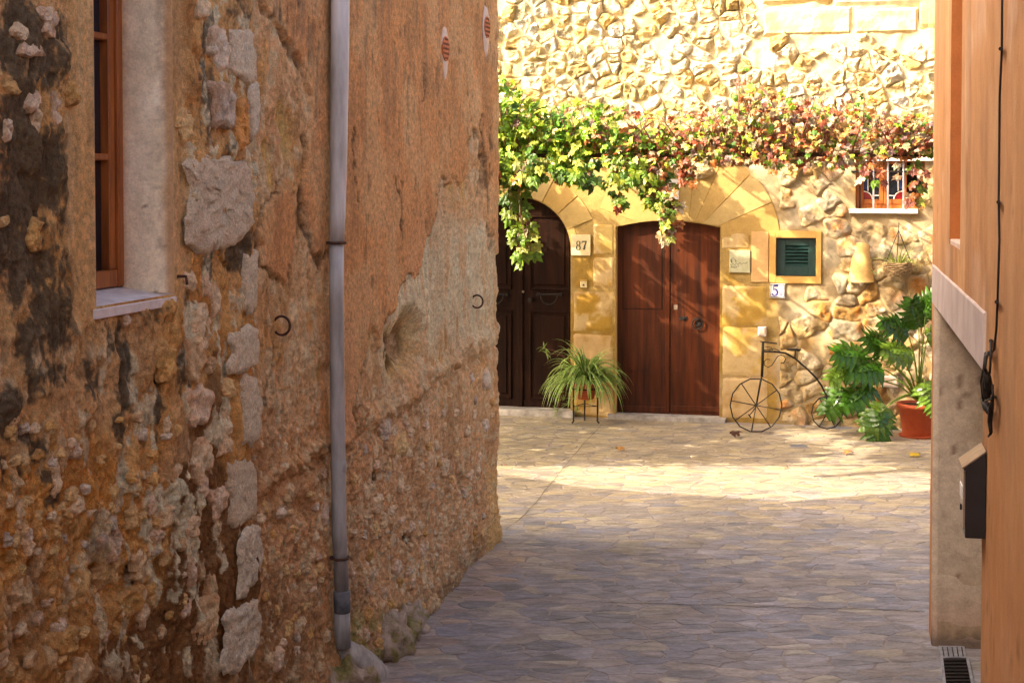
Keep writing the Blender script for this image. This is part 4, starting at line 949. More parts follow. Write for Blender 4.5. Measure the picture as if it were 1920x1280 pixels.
V, F = tube([FW.w(*fz(1279, 598.5), -.115), FW.w(*fz(1279, 598.5), -.095)], .017, 10); mesh('lock_boss', V, F, M['iron'], dR)
mesh('keyhole_plate', *pxbox(FW, 1261, 573, 1268, 582, -.115, -.110, .002), mat=M['brasslid'], parent=dR)
for x, y in ((1268, 470), (1243, 471)):
    V, F = tube([FW.w(*fz(x, y), -.118), FW.w(*fz(x, y), -.106)], .012, 8); mesh('peephole', V, F, M['iron'], dR)

# ---- small leaded window with grille
wn_ = empty('barred_window', (0, 0, 0)); wn_.parent = farh; wn_.location = tuple(FW.w((w0 + w1_) / 2, wz0) - np.array(farh.location))
mesh('window_back', *pbox(FW, w0 - .02, w1_ + .02, wz0 - .02, wz1 + .02, -.24, -.22), mat=M['black'], parent=wn_)
mesh('lintel_slab', *pxbox(FW, 1609, 289, 1775, 302, -.05, .10, .004), mat=M['white'], parent=wn_)
V, F = pxbox(FW, 1592, 392, 1721, 400, -.2, .075, .004); mesh('sill', V, F, M['white'], wn_)
def fr_(x0, y0, x1, y1, h0=-.17, h1=-.13, nm='window_frame', mt='framewood', p=None): return mesh(nm, *pxbox(FW, x0, y0, x1, y1, h0, h1, .004), mat=M[mt], parent=p or wn_)
fr_(1604, 300, 1612, 391); fr_(1727, 300, 1736, 391); fr_(1612, 383, 1727, 391); fr_(1612, 296, 1727, 304)
for (xa, xb, mirror) in ((1613, 1656, False), (1657, 1700, True)):
    cm = empty('casement', (0, 0, 0)); cm.parent = wn_
    fr_(xa, 303, xa + 6, 383, -.165, -.12, 'stile', p=cm); fr_(xb - 8, 303, xb, 383, -.165, -.12, 'stile', p=cm); fr_(xa + 6, 374, xb - 8, 383, -.165, -.12, 'rail', p=cm); fr_(xa + 6, 303, xb - 8, 308, -.165, -.12, 'rail', p=cm)
    fr_(xa + 6, 308, xb - 8, 374, -.152, -.148, 'glass', 'glass', cm)
    x1 = xa + 14 if not mirror else xb - 16
    q0, q1 = (xa + 6, x1) if not mirror else (x1, xb - 8)
    fr_(q0, 330, q1, 356, -.148, -.146, 'blue_pane', 'glassblue', cm)
    cxq = xa + 6 if not mirror else xb - 8; sg = 1 if not mirror else -1
    fan = [fz(cxq, 374)] + [fz(cxq + sg * 16 * math.cos(t), 374 - 15 * math.sin(t)) for t in np.linspace(0, math.pi / 2, 8)]
    V = [FW.w(s, z, -.145) for s, z in fan]; F = [(0, i, i + 1) for i in range(1, 8)]
    mesh('red_pane', V, F, M['glassred'], cm)
    V, F = tube([FW.w(*p_, -.144) for p_ in fan[1:]], .006, 5); mesh('lead_came', V, F, M['white'], cm)
    for a in (((x1, 308), (x1, 358)), ((q0, 330), (q1, 330)), ((cxq + sg * 16, 367), (xb - 8 if not mirror else xa + 6, 367)), ((x1, 308), (x1 + sg * 6, 304))):
        V, F = tube([FW.w(*fz(*a[0]), -.144), FW.w(*fz(*a[1]), -.144)], .006, 5); mesh('lead_came', V, F, M['white'], cm)
gr = empty('grille', (0, 0, 0)); gr.parent = wn_
for x in (1612, 1638, 1665, 1694, 1722):
    V, F = tube([FW.w(*fz(x, 300), .02), FW.w(*fz(x, 391), .02)], .011, 6); mesh('bar', V, F, M['galv' if x in (1638, 1665, 1694) else 'iron'], gr)
V, F = tube([FW.w(*fz(1596, 322), .02), FW.w(*fz(1740, 322), .02)], .010, 6); mesh('crossbar', V, F, M['iron'], gr)

# ---- ventilated hatch
ht = empty('shutter', (0, 0, 0)); ht.parent = farh; ht.location = tuple(FW.w((h0_ + h1_) / 2, hz0) - np.array(farh.location))
e = .004
sa, sb, za, zb = fz(1472, 480)[0], fz(1515, 480)[0], fz(1492, 499)[1], fz(1492, 461)[1]
for a in ((h0_ + e, sa, hz0 + e, hz1 - e), (sb, h1_ - e, hz0 + e, hz1 - e), (sa, sb, hz0 + e, za), (sa, sb, zb, hz1 - e)):
    mesh('shutter_frame', *pbox(FW, *a, -.06, -.03, .004), mat=M['shutter'], parent=ht)
mesh('shutter_back', *pbox(FW, h0_, h1_, hz0, hz1, -.09, -.075), mat=M['black'], parent=ht)
for i in range(6):
    zc = za + (zb - za) * (i + .5) / 6; d = (zb - za) / 12 * .8
    V = np.array([FW.w(s, zc + dz, h) for s in (sa, sb) for dz, h in ((-d, -.032), (-d + .006, -.030), (d, -.062), (d - .006, -.064))])
    mesh('louvre_slat', V, [(0, 1, 2, 3), (4, 7, 6, 5), (0, 4, 5, 1), (1, 5, 6, 2), (2, 6, 7, 3), (3, 7, 4, 0)], M['shutter'], ht)
for y in (456, 510):
    V, F = tube([FW.w(*fz(1530, y - 4), -.02), FW.w(*fz(1530, y + 4), -.02)], .010, 6); mesh('hinge', V, F, M['iron'], ht)

# ---------------------------------------------------------------- right house
rh = empty('salmon_house', RC); tag(rh, 'salmon rendered house wall with a wide opening, along the right edge', 'house')
rz = RW.sz
sj = rz(1750, 900)[0]; zl = rz(1752, 565)[1]; sn = rz(1842, 900)[0]; zb_ = zl + .215
nf, nn_, nzb = rz(1780, 460)[0], rz(1800, 465)[0], rz(1780, 457)[1]
SR = 14.0; RT = 4.15
router = [(0.03, -.05), (sj - .05, -.05), (sj - .05, zl - .02), (sj, zl), (sn, zl - .02), (sn, -.05), (SR, -.05), (SR, RT), (0.03, RT)]
niche = [(nf, nzb), (nn_, nzb), (nn_, RT - .3), (nf, RT - .3)]
def rdisp(s, z): return .004 * fbm(s * 2, z * 2, 131) + .0015 * fbm(s * 12, z * 12, 132)
def rcolf(s, z):
    C = np.tile(np.array(srgb('c99464')), s.shape + (1,)); C = B(C, srgb('b98352'), ss(-.2, .4, fbm(s * 5, z * .9, 133, 5)) * .6); C = B(C, srgb('d6aa7c'), ss(.0, .4, fbm(s * 7, z * 1.1, 134, 5)) * .45); C = B(C, srgb('9d7556'), ss(.1, .45, fbm(s * 3, z * 1.4, 136, 5)) * .35); C = B(C, srgb('e0bd9e'), ss(.2, .4, fbm(s * 2.2, z * 2.6, 137, 5)) * .35)
    C = B(C, srgb('c88a58'), ss(2.3, 1.2, z) * .7); rk = np.abs(fbm(s * 1.3, z * 1.1, 151, 5)); C = B(C, srgb('7a5638'), ss(.010, .003, rk) * ss(.0, .25, fbm(s * .8, z * .8, 152)) * .5); C = B(C, srgb('8b6244'), ss(.5, .62, vn(s * 3, z * .5, 154)) * .3)
    C = C * .9
    return B(C, srgb('9b7456'), ss(.35, 0, z + .05 * fbm(s * 5, z, 135)) * .4)
M['rrender'] = vmat('salmon_render_skin', s1=7, s2=150, var=.16, bs=.6, bd=.004, stretch=(1.2, 1.2, .8), b2=1.0)
sheet('rendered_wall', RW, router, [niche], .045, rdisp, rcolf, M['rrender'], rh, .05)
# corner edge
V, F = tube([RW.w(.03, z, -.028) for z in np.linspace(-.05, RT, 24)], [.030 + .002 * vn(np.array([z * 5.]), np.array([1.]), 3)[0] for z in np.linspace(-.05, RT, 24)], 12); mesh('wall_corner', V, F, M['rrender'], rh, np.array(srgb('c68d63')), True)
p0, p1 = RW.w(.02, 0, -.05), RW.w(.02, 0, -5.0)
V = [(*p0[:2], -.05), (*p1[:2], -.05), (*p1[:2], RT), (*p0[:2], RT)]; mesh('end_wall', V, [(0, 1, 2, 3)], M['rrender'], rh, np.array(srgb('c68d63')))
# pale pier and far reveal of the opening
prof = [(sj - .052, -.002), (sj - .03, .004), (sj - .012, -.003), (sj - .003, -.018), (sj, -.04), (sj, -.75)]
zz = np.linspace(-.05, zl + .01, 50); V = []; 
for z in zz:
    for s, h in prof: V.append(RW.w(s + .006 * float(vn(np.array([z * 4.]), np.array([s]), 8)[0]) + .03 * math.exp(-z * 9) * (h < .003), z, h))
m_ = len(prof); F = [(i * m_ + k, i * m_ + k + 1, (i + 1) * m_ + k + 1, (i + 1) * m_ + k) for i in range(len(zz) - 1) for k in range(m_ - 1)]
V = np.array(V); sgv, zv = V @ RW.t * 3 + V[:, 0] * 4, V[:, 2]
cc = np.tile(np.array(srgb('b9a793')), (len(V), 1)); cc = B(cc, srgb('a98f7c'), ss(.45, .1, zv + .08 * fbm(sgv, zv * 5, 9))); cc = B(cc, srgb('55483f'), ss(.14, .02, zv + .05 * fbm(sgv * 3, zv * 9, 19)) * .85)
nzz = 60; dg, zg = np.meshgrid(np.linspace(-.03, -.75, 26), np.linspace(-.04, zl + .2, 90))
cz = np.tile(np.array(srgb('b9a793')), dg.shape + (1,)); cz = B(cz, srgb('a8937c'), ss(-.1, .4, fbm(dg * 5, zg * 2.5, 141)) * .8); cz = B(cz, srgb('9c846c'), ss(.6, .2, zg + .1 * fbm(dg * 6, zg * 3, 142)))
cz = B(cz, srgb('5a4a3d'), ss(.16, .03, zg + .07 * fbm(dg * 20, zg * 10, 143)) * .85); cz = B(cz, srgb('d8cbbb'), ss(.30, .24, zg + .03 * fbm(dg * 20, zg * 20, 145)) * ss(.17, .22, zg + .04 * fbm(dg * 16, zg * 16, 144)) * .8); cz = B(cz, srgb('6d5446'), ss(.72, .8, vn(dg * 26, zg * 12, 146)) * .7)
grid_mesh('opening_reveal', RW.w(sj + .008 * fbm(dg * 4, zg * 3, 147) + .02 * ss(.3, 0, zg), zg, dg), cz, M['farwall'], None, rh)
mesh('pier_edge', V, F, M['farwall'], rh, cc, True)
mesh('opening_soffit', *pbox(RW, sj - .0, sn, zl + .0, zl + .18, -.75, -.006), mat=M['rightpale'], parent=rh)
V, F = pbox(RW, sj - .16, sn + .10, zl - .015, zb_, -.03, .010, .006); mesh('pale_lintel_band', V, F, M['rightpale'], rh)
mesh('near_reveal', *pbox(RW, sn - .003, sn + .3, -.05, zl, -.75, -.012), mat=M['rightpale'], parent=rh)
mesh('garage_door', *pbox(RW, sj - .1, sn + .1, -.02, zl + .1, -.80, -.76), mat=M['darkwood'], parent=rh)
# niche with sill
V, F = strip(RW, niche, -.24, 0, True); mesh('niche_reveal', V, F, M['rrender'], rh, np.array(srgb('a8683c')))
mesh('niche_back', *pbox(RW, nf - .02, nn_ + .02, nzb - .02, RT - .28, -.26, -.235), mat=M['rrender'], parent=rh, col=np.array(srgb('a8683c')))
mesh('niche_sill', *pbox(RW, nf + .0, nn_ - .0, nzb - .02, nzb + .025, -.23, -.004, .004), mat=M['cream'], parent=rh)
q0, q1 = RW.w(.05, 0, -.82), RW.w(SR, 0, -.82)
prism('house_body', [tuple(q0[:2]), tuple(q1[:2]), (q1[0] + 6, q1[1]), (q0[0] + 6, q0[1])], 0, RT - .1, M['cream'], rh)
q0, q1 = RW.w(.0, 0, .0), RW.w(SR, 0, .0)
prism('roof', [tuple(q0[:2]), tuple(q1[:2]), (q1[0] + 6, q1[1]), (q0[0] + 6, q0[1])], RT + .01, RT + .12, M['terracotta'], rh)

# ================================================================== THINGS
def top(name, loc, label, cat, group=None): return tag(empty(name, loc), label, cat, group)
def blob(c, rad, seed=0, n=20, m=14, amp=.2, f=3):
    V = []; F = []
    for i in range(m + 1):
        th = math.pi * i / m
        for k in range(n):
            ph = 2 * math.pi * k / n; d = Vector((math.sin(th) * math.cos(ph), math.sin(th) * math.sin(ph), math.cos(th)))
            q = 1 + amp * mnoise.fractal(d * f + Vector((seed, 0, 0)), 1.0, 2.0, 4)
            V.append((c[0] + rad[0] * d.x * q, c[1] + rad[1] * d.y * q, c[2] + rad[2] * d.z * q))
    for i in range(m):
        for k in range(n):
            l = (k + 1) % n; F.append((i * n + k, (i + 1) * n + k, (i + 1) * n + l, i * n + l))
    return np.array(V), F
# ---------------------------------------------------------------- drainpipe on the old house
def lp(px, py, h=.075): return LW.w(*LW.sz(px, py, h), h)
pp_ = top('drainpipe', lp(641, 1205), 'pale grey plastic drainpipe running down the brown rendered wall', 'drainpipe')
def ptube(path, r, mat, name, seg=18):
    pts = [lp(x, y) for x, y in path]; V, F = tube(pts, r, seg); return mesh(name, V, F, M[mat], pp_, smooth=False)
for nm, path, r, mt in (('upper_pipe', [(639, -90), (638, 0), (637, 120), (635, 260), (633, 400), (631, 455)], [.049, .049, .048, .046, .042, .040], 'pvc_top'),
                        ('lower_pipe', [(631, 456), (631, 560), (632, 700), (634, 862), (636, 1000), (641, 1108)], .0385, 'pvc'),
                        ('joint_collar', [(634.5, 862), (634.5, 864), (635, 882), (635, 884)], [.0385, .042, .042, .0385], 'pvc'),
                        ('dark_sleeve', [(641, 1106), (641, 1108), (641.5, 1146), (641.5, 1148)], [.040, .045, .045, .040], 'pvc_dark'),
                        ('end_piece', [(641.5, 1147), (642, 1180), (643, 1212)], .042, 'pvc')):
    o = ptube(path, r, mt, nm); o.data.polygons.foreach_set('use_smooth', [len(p.vertices) == 4 for p in o.data.polygons])
for px, py in ((631, 455), (637, 1045)):
    c = lp(px, py); br = empty('bracket', (0, 0, 0)); br.parent = pp_
    V, F = tube([c + LW.t * .047 * math.cos(a) + LW.n * .047 * math.sin(a) for a in np.linspace(0, 2 * math.pi, 22, endpoint=False)], .0075, 5, True); mesh('band', V, F, M['rust'], br)
    V, F = tube([c - LW.n * .09, c - LW.n * .04], .006, 5); mesh('peg', V, F, M['rust'], br)
    V, F = tube([c - LW.t * .047, c - LW.t * .066 + LW.n * .012], .010, 5); mesh('clasp', V, F, M['rust'], br)
# footing
for nm, label, pth, rr_, mt in (('cement_mound', 'pale cement mound below the foot of the drainpipe', [(640, 1208), (648, 1228), (668, 1255), (690, 1290), (700, 1340)], [.05, .09, .13, .16, .17], 'cement'),):
    V, F = tube([lp(x, y, .05) for x, y in pth], rr_, 16); V = V + np.stack([fbm(V[:, 2] * 9, V[:, 1] * 9, 3), fbm(V[:, 2] * 9, V[:, 0] * 9, 4), 0 * V[:, 0]], 1) * .035
    tag(mesh(nm, V, F, M[mt], None, smooth=True), label, 'cement base')
mm, N_, L_, B_ = nt('mossy_cement'); v_ = coords(N_, L_, (1, 1, 1))
L_.new(ramp(N_, L_, noise_n(N_, L_, v_, 7, 9, .7), [(.32, (.06, .055, .02)), (.42, (.20, .17, .05)), (.48, (.26, .19, .13)), (.66, (.45, .35, .27))]), B_.inputs['Base Color']); B_.inputs['Roughness'].default_value = .95; bump(N_, L_, B_, noise_n(N_, L_, v_, 45, 8, .7), .9, .02)
fb = top('mossy_footing', on_ground(760, 1200), 'lumpy mossy cement footing at the base of the brown wall beside the drainpipe', 'footing')
for k, (px, py, rx, ry, rz_) in enumerate(((735, 1215, .16, .30, .20), (762, 1180, .13, .30, .13), (705, 1190, .14, .30, .17), (640, 1290, .16, .3, .20), (600, 1300, .12, .3, .2), (690, 1290, .15, .3, .12))):
    g_ = on_ground(px, py); x_ = lwx(g_[1]); V, F = blob((x_ + .02, g_[1], .02), (rx, ry, rz_), k, amp=.35, f=2.6, n=30, m=20); mesh('footing_lump', V, F, mm, fb, smooth=True)
# iron rings
for px, py, lab in ((526, 610, 'open rusty iron ring on the brown wall, left of the drainpipe'), (897, 565, 'open rusty iron ring on the brown wall near its corner, right of the drainpipe')):
    s, z = LW.sz(px - 12, py); bh = left_h(px - 12, py); sc = .045
    V, F = tube([LW.w(s, z + sc * math.sin(a), bh + .035 + sc * .95 * math.cos(a)) for a in np.linspace(R(-140), R(146), 22)], .0066, 6)
    tag(mesh('iron_ring', V, F, M['rust'], None, smooth=True), lab, 'iron ring', 'iron rings in the brown wall')
s, z = LW.sz(333, 518); bh = .02
V, F = tube([LW.w(s, z, bh - .02), LW.w(s, z, bh + .018), LW.w(s, z - .035, bh + .022)], .007, 6); tag(mesh('iron_peg', V, F, M['rust'], None), 'small rusty shutter peg beside the window sill', 'peg')
# round vents
M['ventc'] = pmat('orange_clay', (.38, .10, .035), (.55, .18, .07), 30, .8, .3, .003, 80)
for k, (px, py, r, lab) in enumerate(((828, 92, .082, 'round orange clay vent in a pale patch, lower of the two'), (905, 52, .078, 'round orange clay vent in a pale patch, nearest the corner of the brown wall'))):
    s, z = LW.sz(px, py); bh = left_h(px, py) + .002; vt = top('wall_vent', LW.w(s, z, bh), lab, 'vent', 'clay vents in the brown wall')
    ol = [(s + .085 * math.cos(a) * (1 + .12 * math.sin(3 * a + k)), z + (.16 + .05 * (math.sin(a) < 0)) * math.sin(a) * (1 + .06 * math.sin(7 * a))) for a in np.linspace(0, 2 * math.pi, 28, endpoint=False)]
    V, F = stone_geo(ol, lambda a, b, h: LW.w(a, b, bh + h), .006, rings=((0, 1), (.5, 1), (.9, .8), (1, -.5)), rough=.3, seed=k); mesh('plaster_patch', V, F, M['farwall'], vt, np.array(srgb('cdb7a6')), True)
    V, F = tube([LW.w(s, z, bh), LW.w(s, z, bh + .012)], r, 24); mesh('clay_disc', V, F, M['ventc'], vt)
    for a in range(5):
        for b in range(5):
            du, dv = (a - 2) * r * .38, (b - 2) * r * .38
            if math.hypot(du, dv) > r * .85: continue
            V, F = tube([LW.w(s + du, z + dv, bh + .012), LW.w(s + du, z + dv, bh + .0135)], r * .11, 6); mesh('vent_hole', V, F, M['black'], vt)

# ---------------------------------------------------------------- right wall fittings
def rp(px, py, h=.012): return RW.w(*RW.sz(px, py, h), h)
cb_ = top('wall_cable', rp(1868, 620), 'thin black cable clipped down the salmon wall above the iron bracket', 'cable')
V, F = tube([rp(x, y) for x, y in ((1880, -120), (1879, 0), (1878.5, 92), (1874.5, 180), (1873.5, 300), (1872.5, 380), (1874, 450), (1870.5, 560), (1868, 620), (1864, 655), (1858, 664))], .0042, 6); mesh('cable', V, F, M['cable'], cb_, smooth=True)
for x, y in ((1876, 92), (1872, 379), (1868.5, 566), (1858, 639)):
    V, F = tube([rp(x, y, 0), rp(x, y, .02)], .0075, 6); mesh('clip', V, F, M['cable'], cb_)
ib = top('iron_bracket', rp(1855, 760), 'black wrought iron bracket and pulley hooks bolted to the salmon wall', 'iron bracket')
def it(pts, r, nm, seg=6): V, F = tube([rp(x, y, h) for x, y, h in pts], r, seg); mesh(nm, V, F, M['iron'], ib, smooth=True)
it([(1858, 638, .02), (1858, 662, .025), (1856, 700, .03)], [.005, .005, .004], 'upper_rod'); it([(1848, 662, .03), (1845, 690, .045), (1840, 715, .05), (1843, 745, .045), (1847, 765, .03)], .0055, 'curved_strap')
it([(1853, 661, .03), (1848, 672, .05), (1846, 690, .055), (1850, 700, .045)], .007, 'hook'); it([(1861, 722, .02), (1862, 742, .028), (1858, 765, .03), (1856, 790, .03), (1858, 812, .028), (1853, 818, .035)], [.005, .005, .010, .009, .006, .004], 'spike')
V, F = blob(rp(1851, 724, .035), (.018, .022, .052), 3, 14, 12, .1); mesh('counterweight', V, F, M['iron'], ib, smooth=True)
it([(1842, 748, .03), (1850, 762, .035), (1857, 775, .03)], [.010, .017, .010], 'plate'); it([(1866, 744, .0), (1861, 745, .03), (1848, 752, .04)], .006, 'wall_arm'); it([(1857, 660, .0), (1853, 662, .03)], .008, 'wall_arm')
it([(1850, 700, .04), (1851, 745, .035)], [.013, .006], 'shank')
# mailbox
s0 = rz(1850, 930)[0]; zb0 = RW.sz(1850, 1012)[1]; zt0 = RW.sz(1850, 882)[1]; ztw = RW.sz(1849, 846)[1]; wd_, dp = .20, .078
mbx = top('mailbox', RW.w(s0 - wd_ / 2, zb0), 'black steel mailbox with a sloping brass coloured lid on the salmon wall', 'mailbox')
mesh('box_body', *pbox(RW, s0 - wd_, s0, zb0, zt0, .004, dp, .003), mat=M['blackbox'], parent=mbx)
V = np.array([RW.w(s, z, h) for s in (s0 - wd_, s0) for z, h in ((zt0, .004), (zt0, dp + .004), (zt0 + .005, dp + .006), (ztw, .006))])
mesh('lid_side', V, [(0, 1, 2, 3), (4, 7, 6, 5), (0, 4, 5, 1), (1, 5, 6, 2), (3, 2, 6, 7)], M['blackbox'], mbx)
V = np.array([RW.w(s, z, h) for s in (s0 - wd_ - .004, s0 + .004) for z, h in ((zt0 + .006, dp + .012), (zt0 + .012, dp + .012), (ztw + .008, .004), (ztw + .002, .004))])
mesh('sloping_lid', V, [(0, 3, 2, 1), (4, 5, 6, 7), (1, 2, 6, 5), (0, 1, 5, 4), (0, 4, 7, 3)], M['brasslid'], mbx)
mesh('front_plate', *pbox(RW, s0 - wd_ + .012, s0 - .012, zb0 + .03, zt0 - .004, dp, dp + .006, .002), mat=M['brasslid'], parent=mbx)
mesh('name_window', *pbox(RW, s0 - wd_ + .05, s0 - .05, zb0 + .14, zb0 + .19, dp + .006, dp + .010), mat=M['white'], parent=mbx)
mesh('lock', *pbox(RW, s0 - wd_ / 2 - .01, s0 - wd_ / 2 + .01, zb0 + .09, zb0 + .11, dp + .006, dp + .012), mat=M['iron'], parent=mbx)
# drain
dr = top('drain_channel', on_ground(1795, 1250), 'metal drain channel with a dark grate in the paving beside the pale pier', 'drain')
def gq(a, b, c, d, z0, z1, nm, mt):
    P = [on_ground(*q) for q in (a, b, c, d)]; V = [(p[0], p[1], z) for z in (z0, z1) for p in P]; mesh(nm, V, BOXF, M[mt], dr)
gq((1766, 1236), (1813, 1236), (1846, 1420), (1784, 1420), -.03, .009, 'channel', 'black')
gq((1760, 1214), (1808, 1214), (1812, 1236), (1765, 1236), -.03, .014, 'cover_plate', 'galv')
gq((1763, 1236), (1768, 1236), (1789, 1420), (1782, 1420), -.03, .020, 'side_rail', 'galv'); gq((1811, 1236), (1816, 1236), (1853, 1420), (1846, 1420), -.03, .020, 'side_rail', 'galv')
for k in range(24):
    y_ = 1240 + 6.5 * k; xa = np.interp(y_, [1236, 1420], [1769, 1790]); xb = np.interp(y_, [1236, 1420], [1811, 1845]); gq((xa, y_), (xb, y_), (xb, y_ + 2.4), (xa, y_ + 2.4), -.01, .017, 'grate_bar', 'iron')
for k in range(5):
    xa = 1766 + 9 * k; gq((xa, 1217), (xa + 2, 1217), (xa + 5, 1234), (xa + 3, 1234), .012, .0165, 'cover_rib', 'iron')

# ---------------------------------------------------------------- signs and fittings on the stone house
def fq(px, py, h=0.0): return FW.w(*FW.sz(px, py), h)
def sign_stroke(parent, pts, w, h, mt, nm='digit'):
    P = [FW.sz(x, y) for x, y in pts]; V, F = ribbon(FW, P, np.array(w) / 163.6 if hasattr(w, '__len__') else w / 163.6, h); mesh(nm, V, F, M[mt], parent)
n87 = top('number_plate', fq(1090, 479), 'square pale stone plate reading 87 between the two wooden doors', 'house number')
mesh('plate', *pxbox(FW, 1072, 440, 1108, 479, 0, .030, .004), mat=M['yellow_plate'], parent=n87)
H8 = .031
th = np.linspace(0, 2 * math.pi, 25)
sign_stroke(n87, [(1085.3 + 2.9 * math.sin(t), 455.8 - 4.0 * math.cos(t)) for t in th], [1.0 + .9 * abs(math.sin(t)) for t in th], H8, 'inkdark')
sign_stroke(n87, [(1085.3 + 3.5 * math.sin(t), 464.0 - 4.4 * math.cos(t)) for t in th], [1.0 + 1.1 * abs(math.sin(t)) for t in th], H8 + .0016, 'inkdark')
sign_stroke(n87, [(1092.6, 452.6), (1101, 452.6)], 2.4, H8, 'inkdark'); sign_stroke(n87, [(1100.6, 452), (1097.4, 460), (1095.8, 468)], [1.6, 2.6, 3.6], H8 + .0016, 'inkdark'); sign_stroke(n87, [(1092.8, 452), (1092.2, 456)], [1.6, .7], H8 + .003, 'inkdark')
db = top('doorbell', fq(1096, 540), 'small square doorbell below the plate reading 87', 'doorbell')
mesh('bell_box', *pxbox(FW, 1089, 526, 1101, 539, 0, .028, .004), mat=M['yellow_plate'], parent=db); mesh('hood', *pxbox(FW, 1088, 524, 1102, 526.5, 0, .036, .002), mat=M['ochre'], parent=db, col=np.array(srgb('a8843f')))
V, F = tube([fq(1095, 534, .028), fq(1095, 534, .034)], .011, 10); mesh('button', V, F, M['inkdark'], db)
pq = top('stone_plaque', fq(1388, 512), 'greenish stone plaque with a small line drawing and script lettering, right of the double door', 'plaque')
mesh('plate', *pxbox(FW, 1368, 469, 1407, 511, 0, .026, .004), mat=M['greyplate'], parent=pq)
for pts, w in (([(1371, 487), (1372, 492)], 1.1), ([(1370, 487), (1375, 483), (1381, 489)], .9), ([(1373, 486), (1373, 493)], .9), ([(1380, 488), (1380, 492)], .9),
               ([(1369, 495), (1372, 497), (1375, 494), (1378, 497), (1381, 493), (1384, 496), (1388, 492), (1390, 495), (1394, 493), (1398, 494), (1402, 491)], .9),
               ([(1371, 498), (1373, 501), (1375, 498), (1377, 501), (1380, 498), (1382, 501)], .9), ([(1370, 501), (1381, 501.5)], .7), ([(1385, 497), (1384, 500), (1386, 500)], .7)):
    sign_stroke(pq, pts, w, .026, 'inkdark', 'engraving')
t5 = top('number_tile', fq(1459, 558), 'white glazed tile with a blue 5 and small A under the green shutter', 'house number')
mesh('tile', *pxbox(FW, 1444, 531.5, 1472, 558.5, 0, .028, .003), mat=M['tile'], parent=t5)
for a in ((1445, 532.5, 1471, 534), (1445, 556, 1471, 557.5), (1445, 534, 1446.4, 556), (1469.8, 534, 1471, 556)): mesh('border', *pxbox(FW, *a, .027, .0292), mat=M['inkdark'], parent=t5)
sign_stroke(t5, [(1459.5, 535.3), (1451.5, 535.3)], 2.6, .0285, 'inkblue')
sign_stroke(t5, [(1451.4, 534.5), (1450.4, 543)], [1.3, 1.3], .030, 'inkblue')
sign_stroke(t5, [(1450.2, 543.2), (1453, 541.6), (1456.6, 543), (1458.2, 547.6), (1456.6, 552), (1452.6, 554), (1449.2, 552.4), (1448.8, 549.6)], [.9, 2.0, 3.0, 3.6, 3.0, 1.8, 2.4, 2.6], .0315, 'inkblue')
sign_stroke(t5, [(1462.6, 553.4), (1464.6, 549.2), (1466.6, 553.4)], 1.0, .0285, 'inkblue', 'letter'); sign_stroke(t5, [(1463.4, 552), (1465.8, 552)], .8, .030, 'inkblue', 'letter')
wp = top('white_plaque', fq(1264, 374), 'small blank white plaque above the double door, half hidden by the vine', 'plaque'); mesh('plate', *pxbox(FW, 1255, 336, 1273, 374, 0, .022, .003), mat=M['white'], parent=wp); mesh('mount', *pxbox(FW, 1253.5, 334, 1274.5, 376, -.01, .012, .002), mat=M['ochre'], parent=wp, col=np.array(srgb('b8995c')))
for (x0, y0, x1, y1, lab) in ((1422, 612, 1437, 629, 'small square cream junction box on the wall above the iron bicycle'), (1652, 704, 1684, 724, 'low white socket box on the wall behind the big leafy plant')):
    jb = top('junction_box', fq((x0 + x1) / 2, y1), lab, 'box'); mesh('box', *pxbox(FW, x0, y0, x1, y1, 0, .07, .006), mat=M['white'], parent=jb); mesh('cover', *pxbox(FW, x0 + 2, y0 + 2, x1 - 2, y1 - 2, .07, .076, .003), mat=M['cream'], parent=jb)
# half-round wall light
wl_ = top('wall_light', fq(1615, 530), 'half-round clay wall light left of the hanging basket', 'wall light')
sc0, zc0 = FW.sz(1615, 528); zc1 = FW.sz(1615, 462)[1]; nseg = 14; V = []; F = []
for ro in (0, .014):
    for j in range(9):
        t = j / 8; r = (.142 * (1 - t) + .085 * t) - ro; dp_ = (.15 * (1 - t) + .09 * t) - ro
        for k in range(nseg + 1):
            a = math.pi * k / nseg; V.append(FW.w(sc0 + r * math.cos(a), zc0 + (zc1 - zc0) * t + (.05 * math.sin(a) * t), .0 + dp_ * math.sin(a)))
m_ = nseg + 1
for L in (0, 1):
    o_ = L * 9 * m_
    for j in range(8):
        for k in range(nseg): F.append((o_ + j * m_ + k, o_ + j * m_ + k + 1, o_ + (j + 1) * m_ + k + 1, o_ + (j + 1) * m_ + k))
for j in (0, 8):
    for k in range(nseg): F.append((j * m_ + k, j * m_ + k + 1, 9 * m_ + j * m_ + k + 1, 9 * m_ + j * m_ + k))
mesh('shade', V, F, M['farwall'], wl_, np.array(srgb('d8b070')), True)
V, F = blob(FW.w(sc0, zc0 - .005, .06), (.028, .028, .035), 1, 14, 10, 0); mesh('bulb', V, F, M['tile'], wl_, smooth=True)

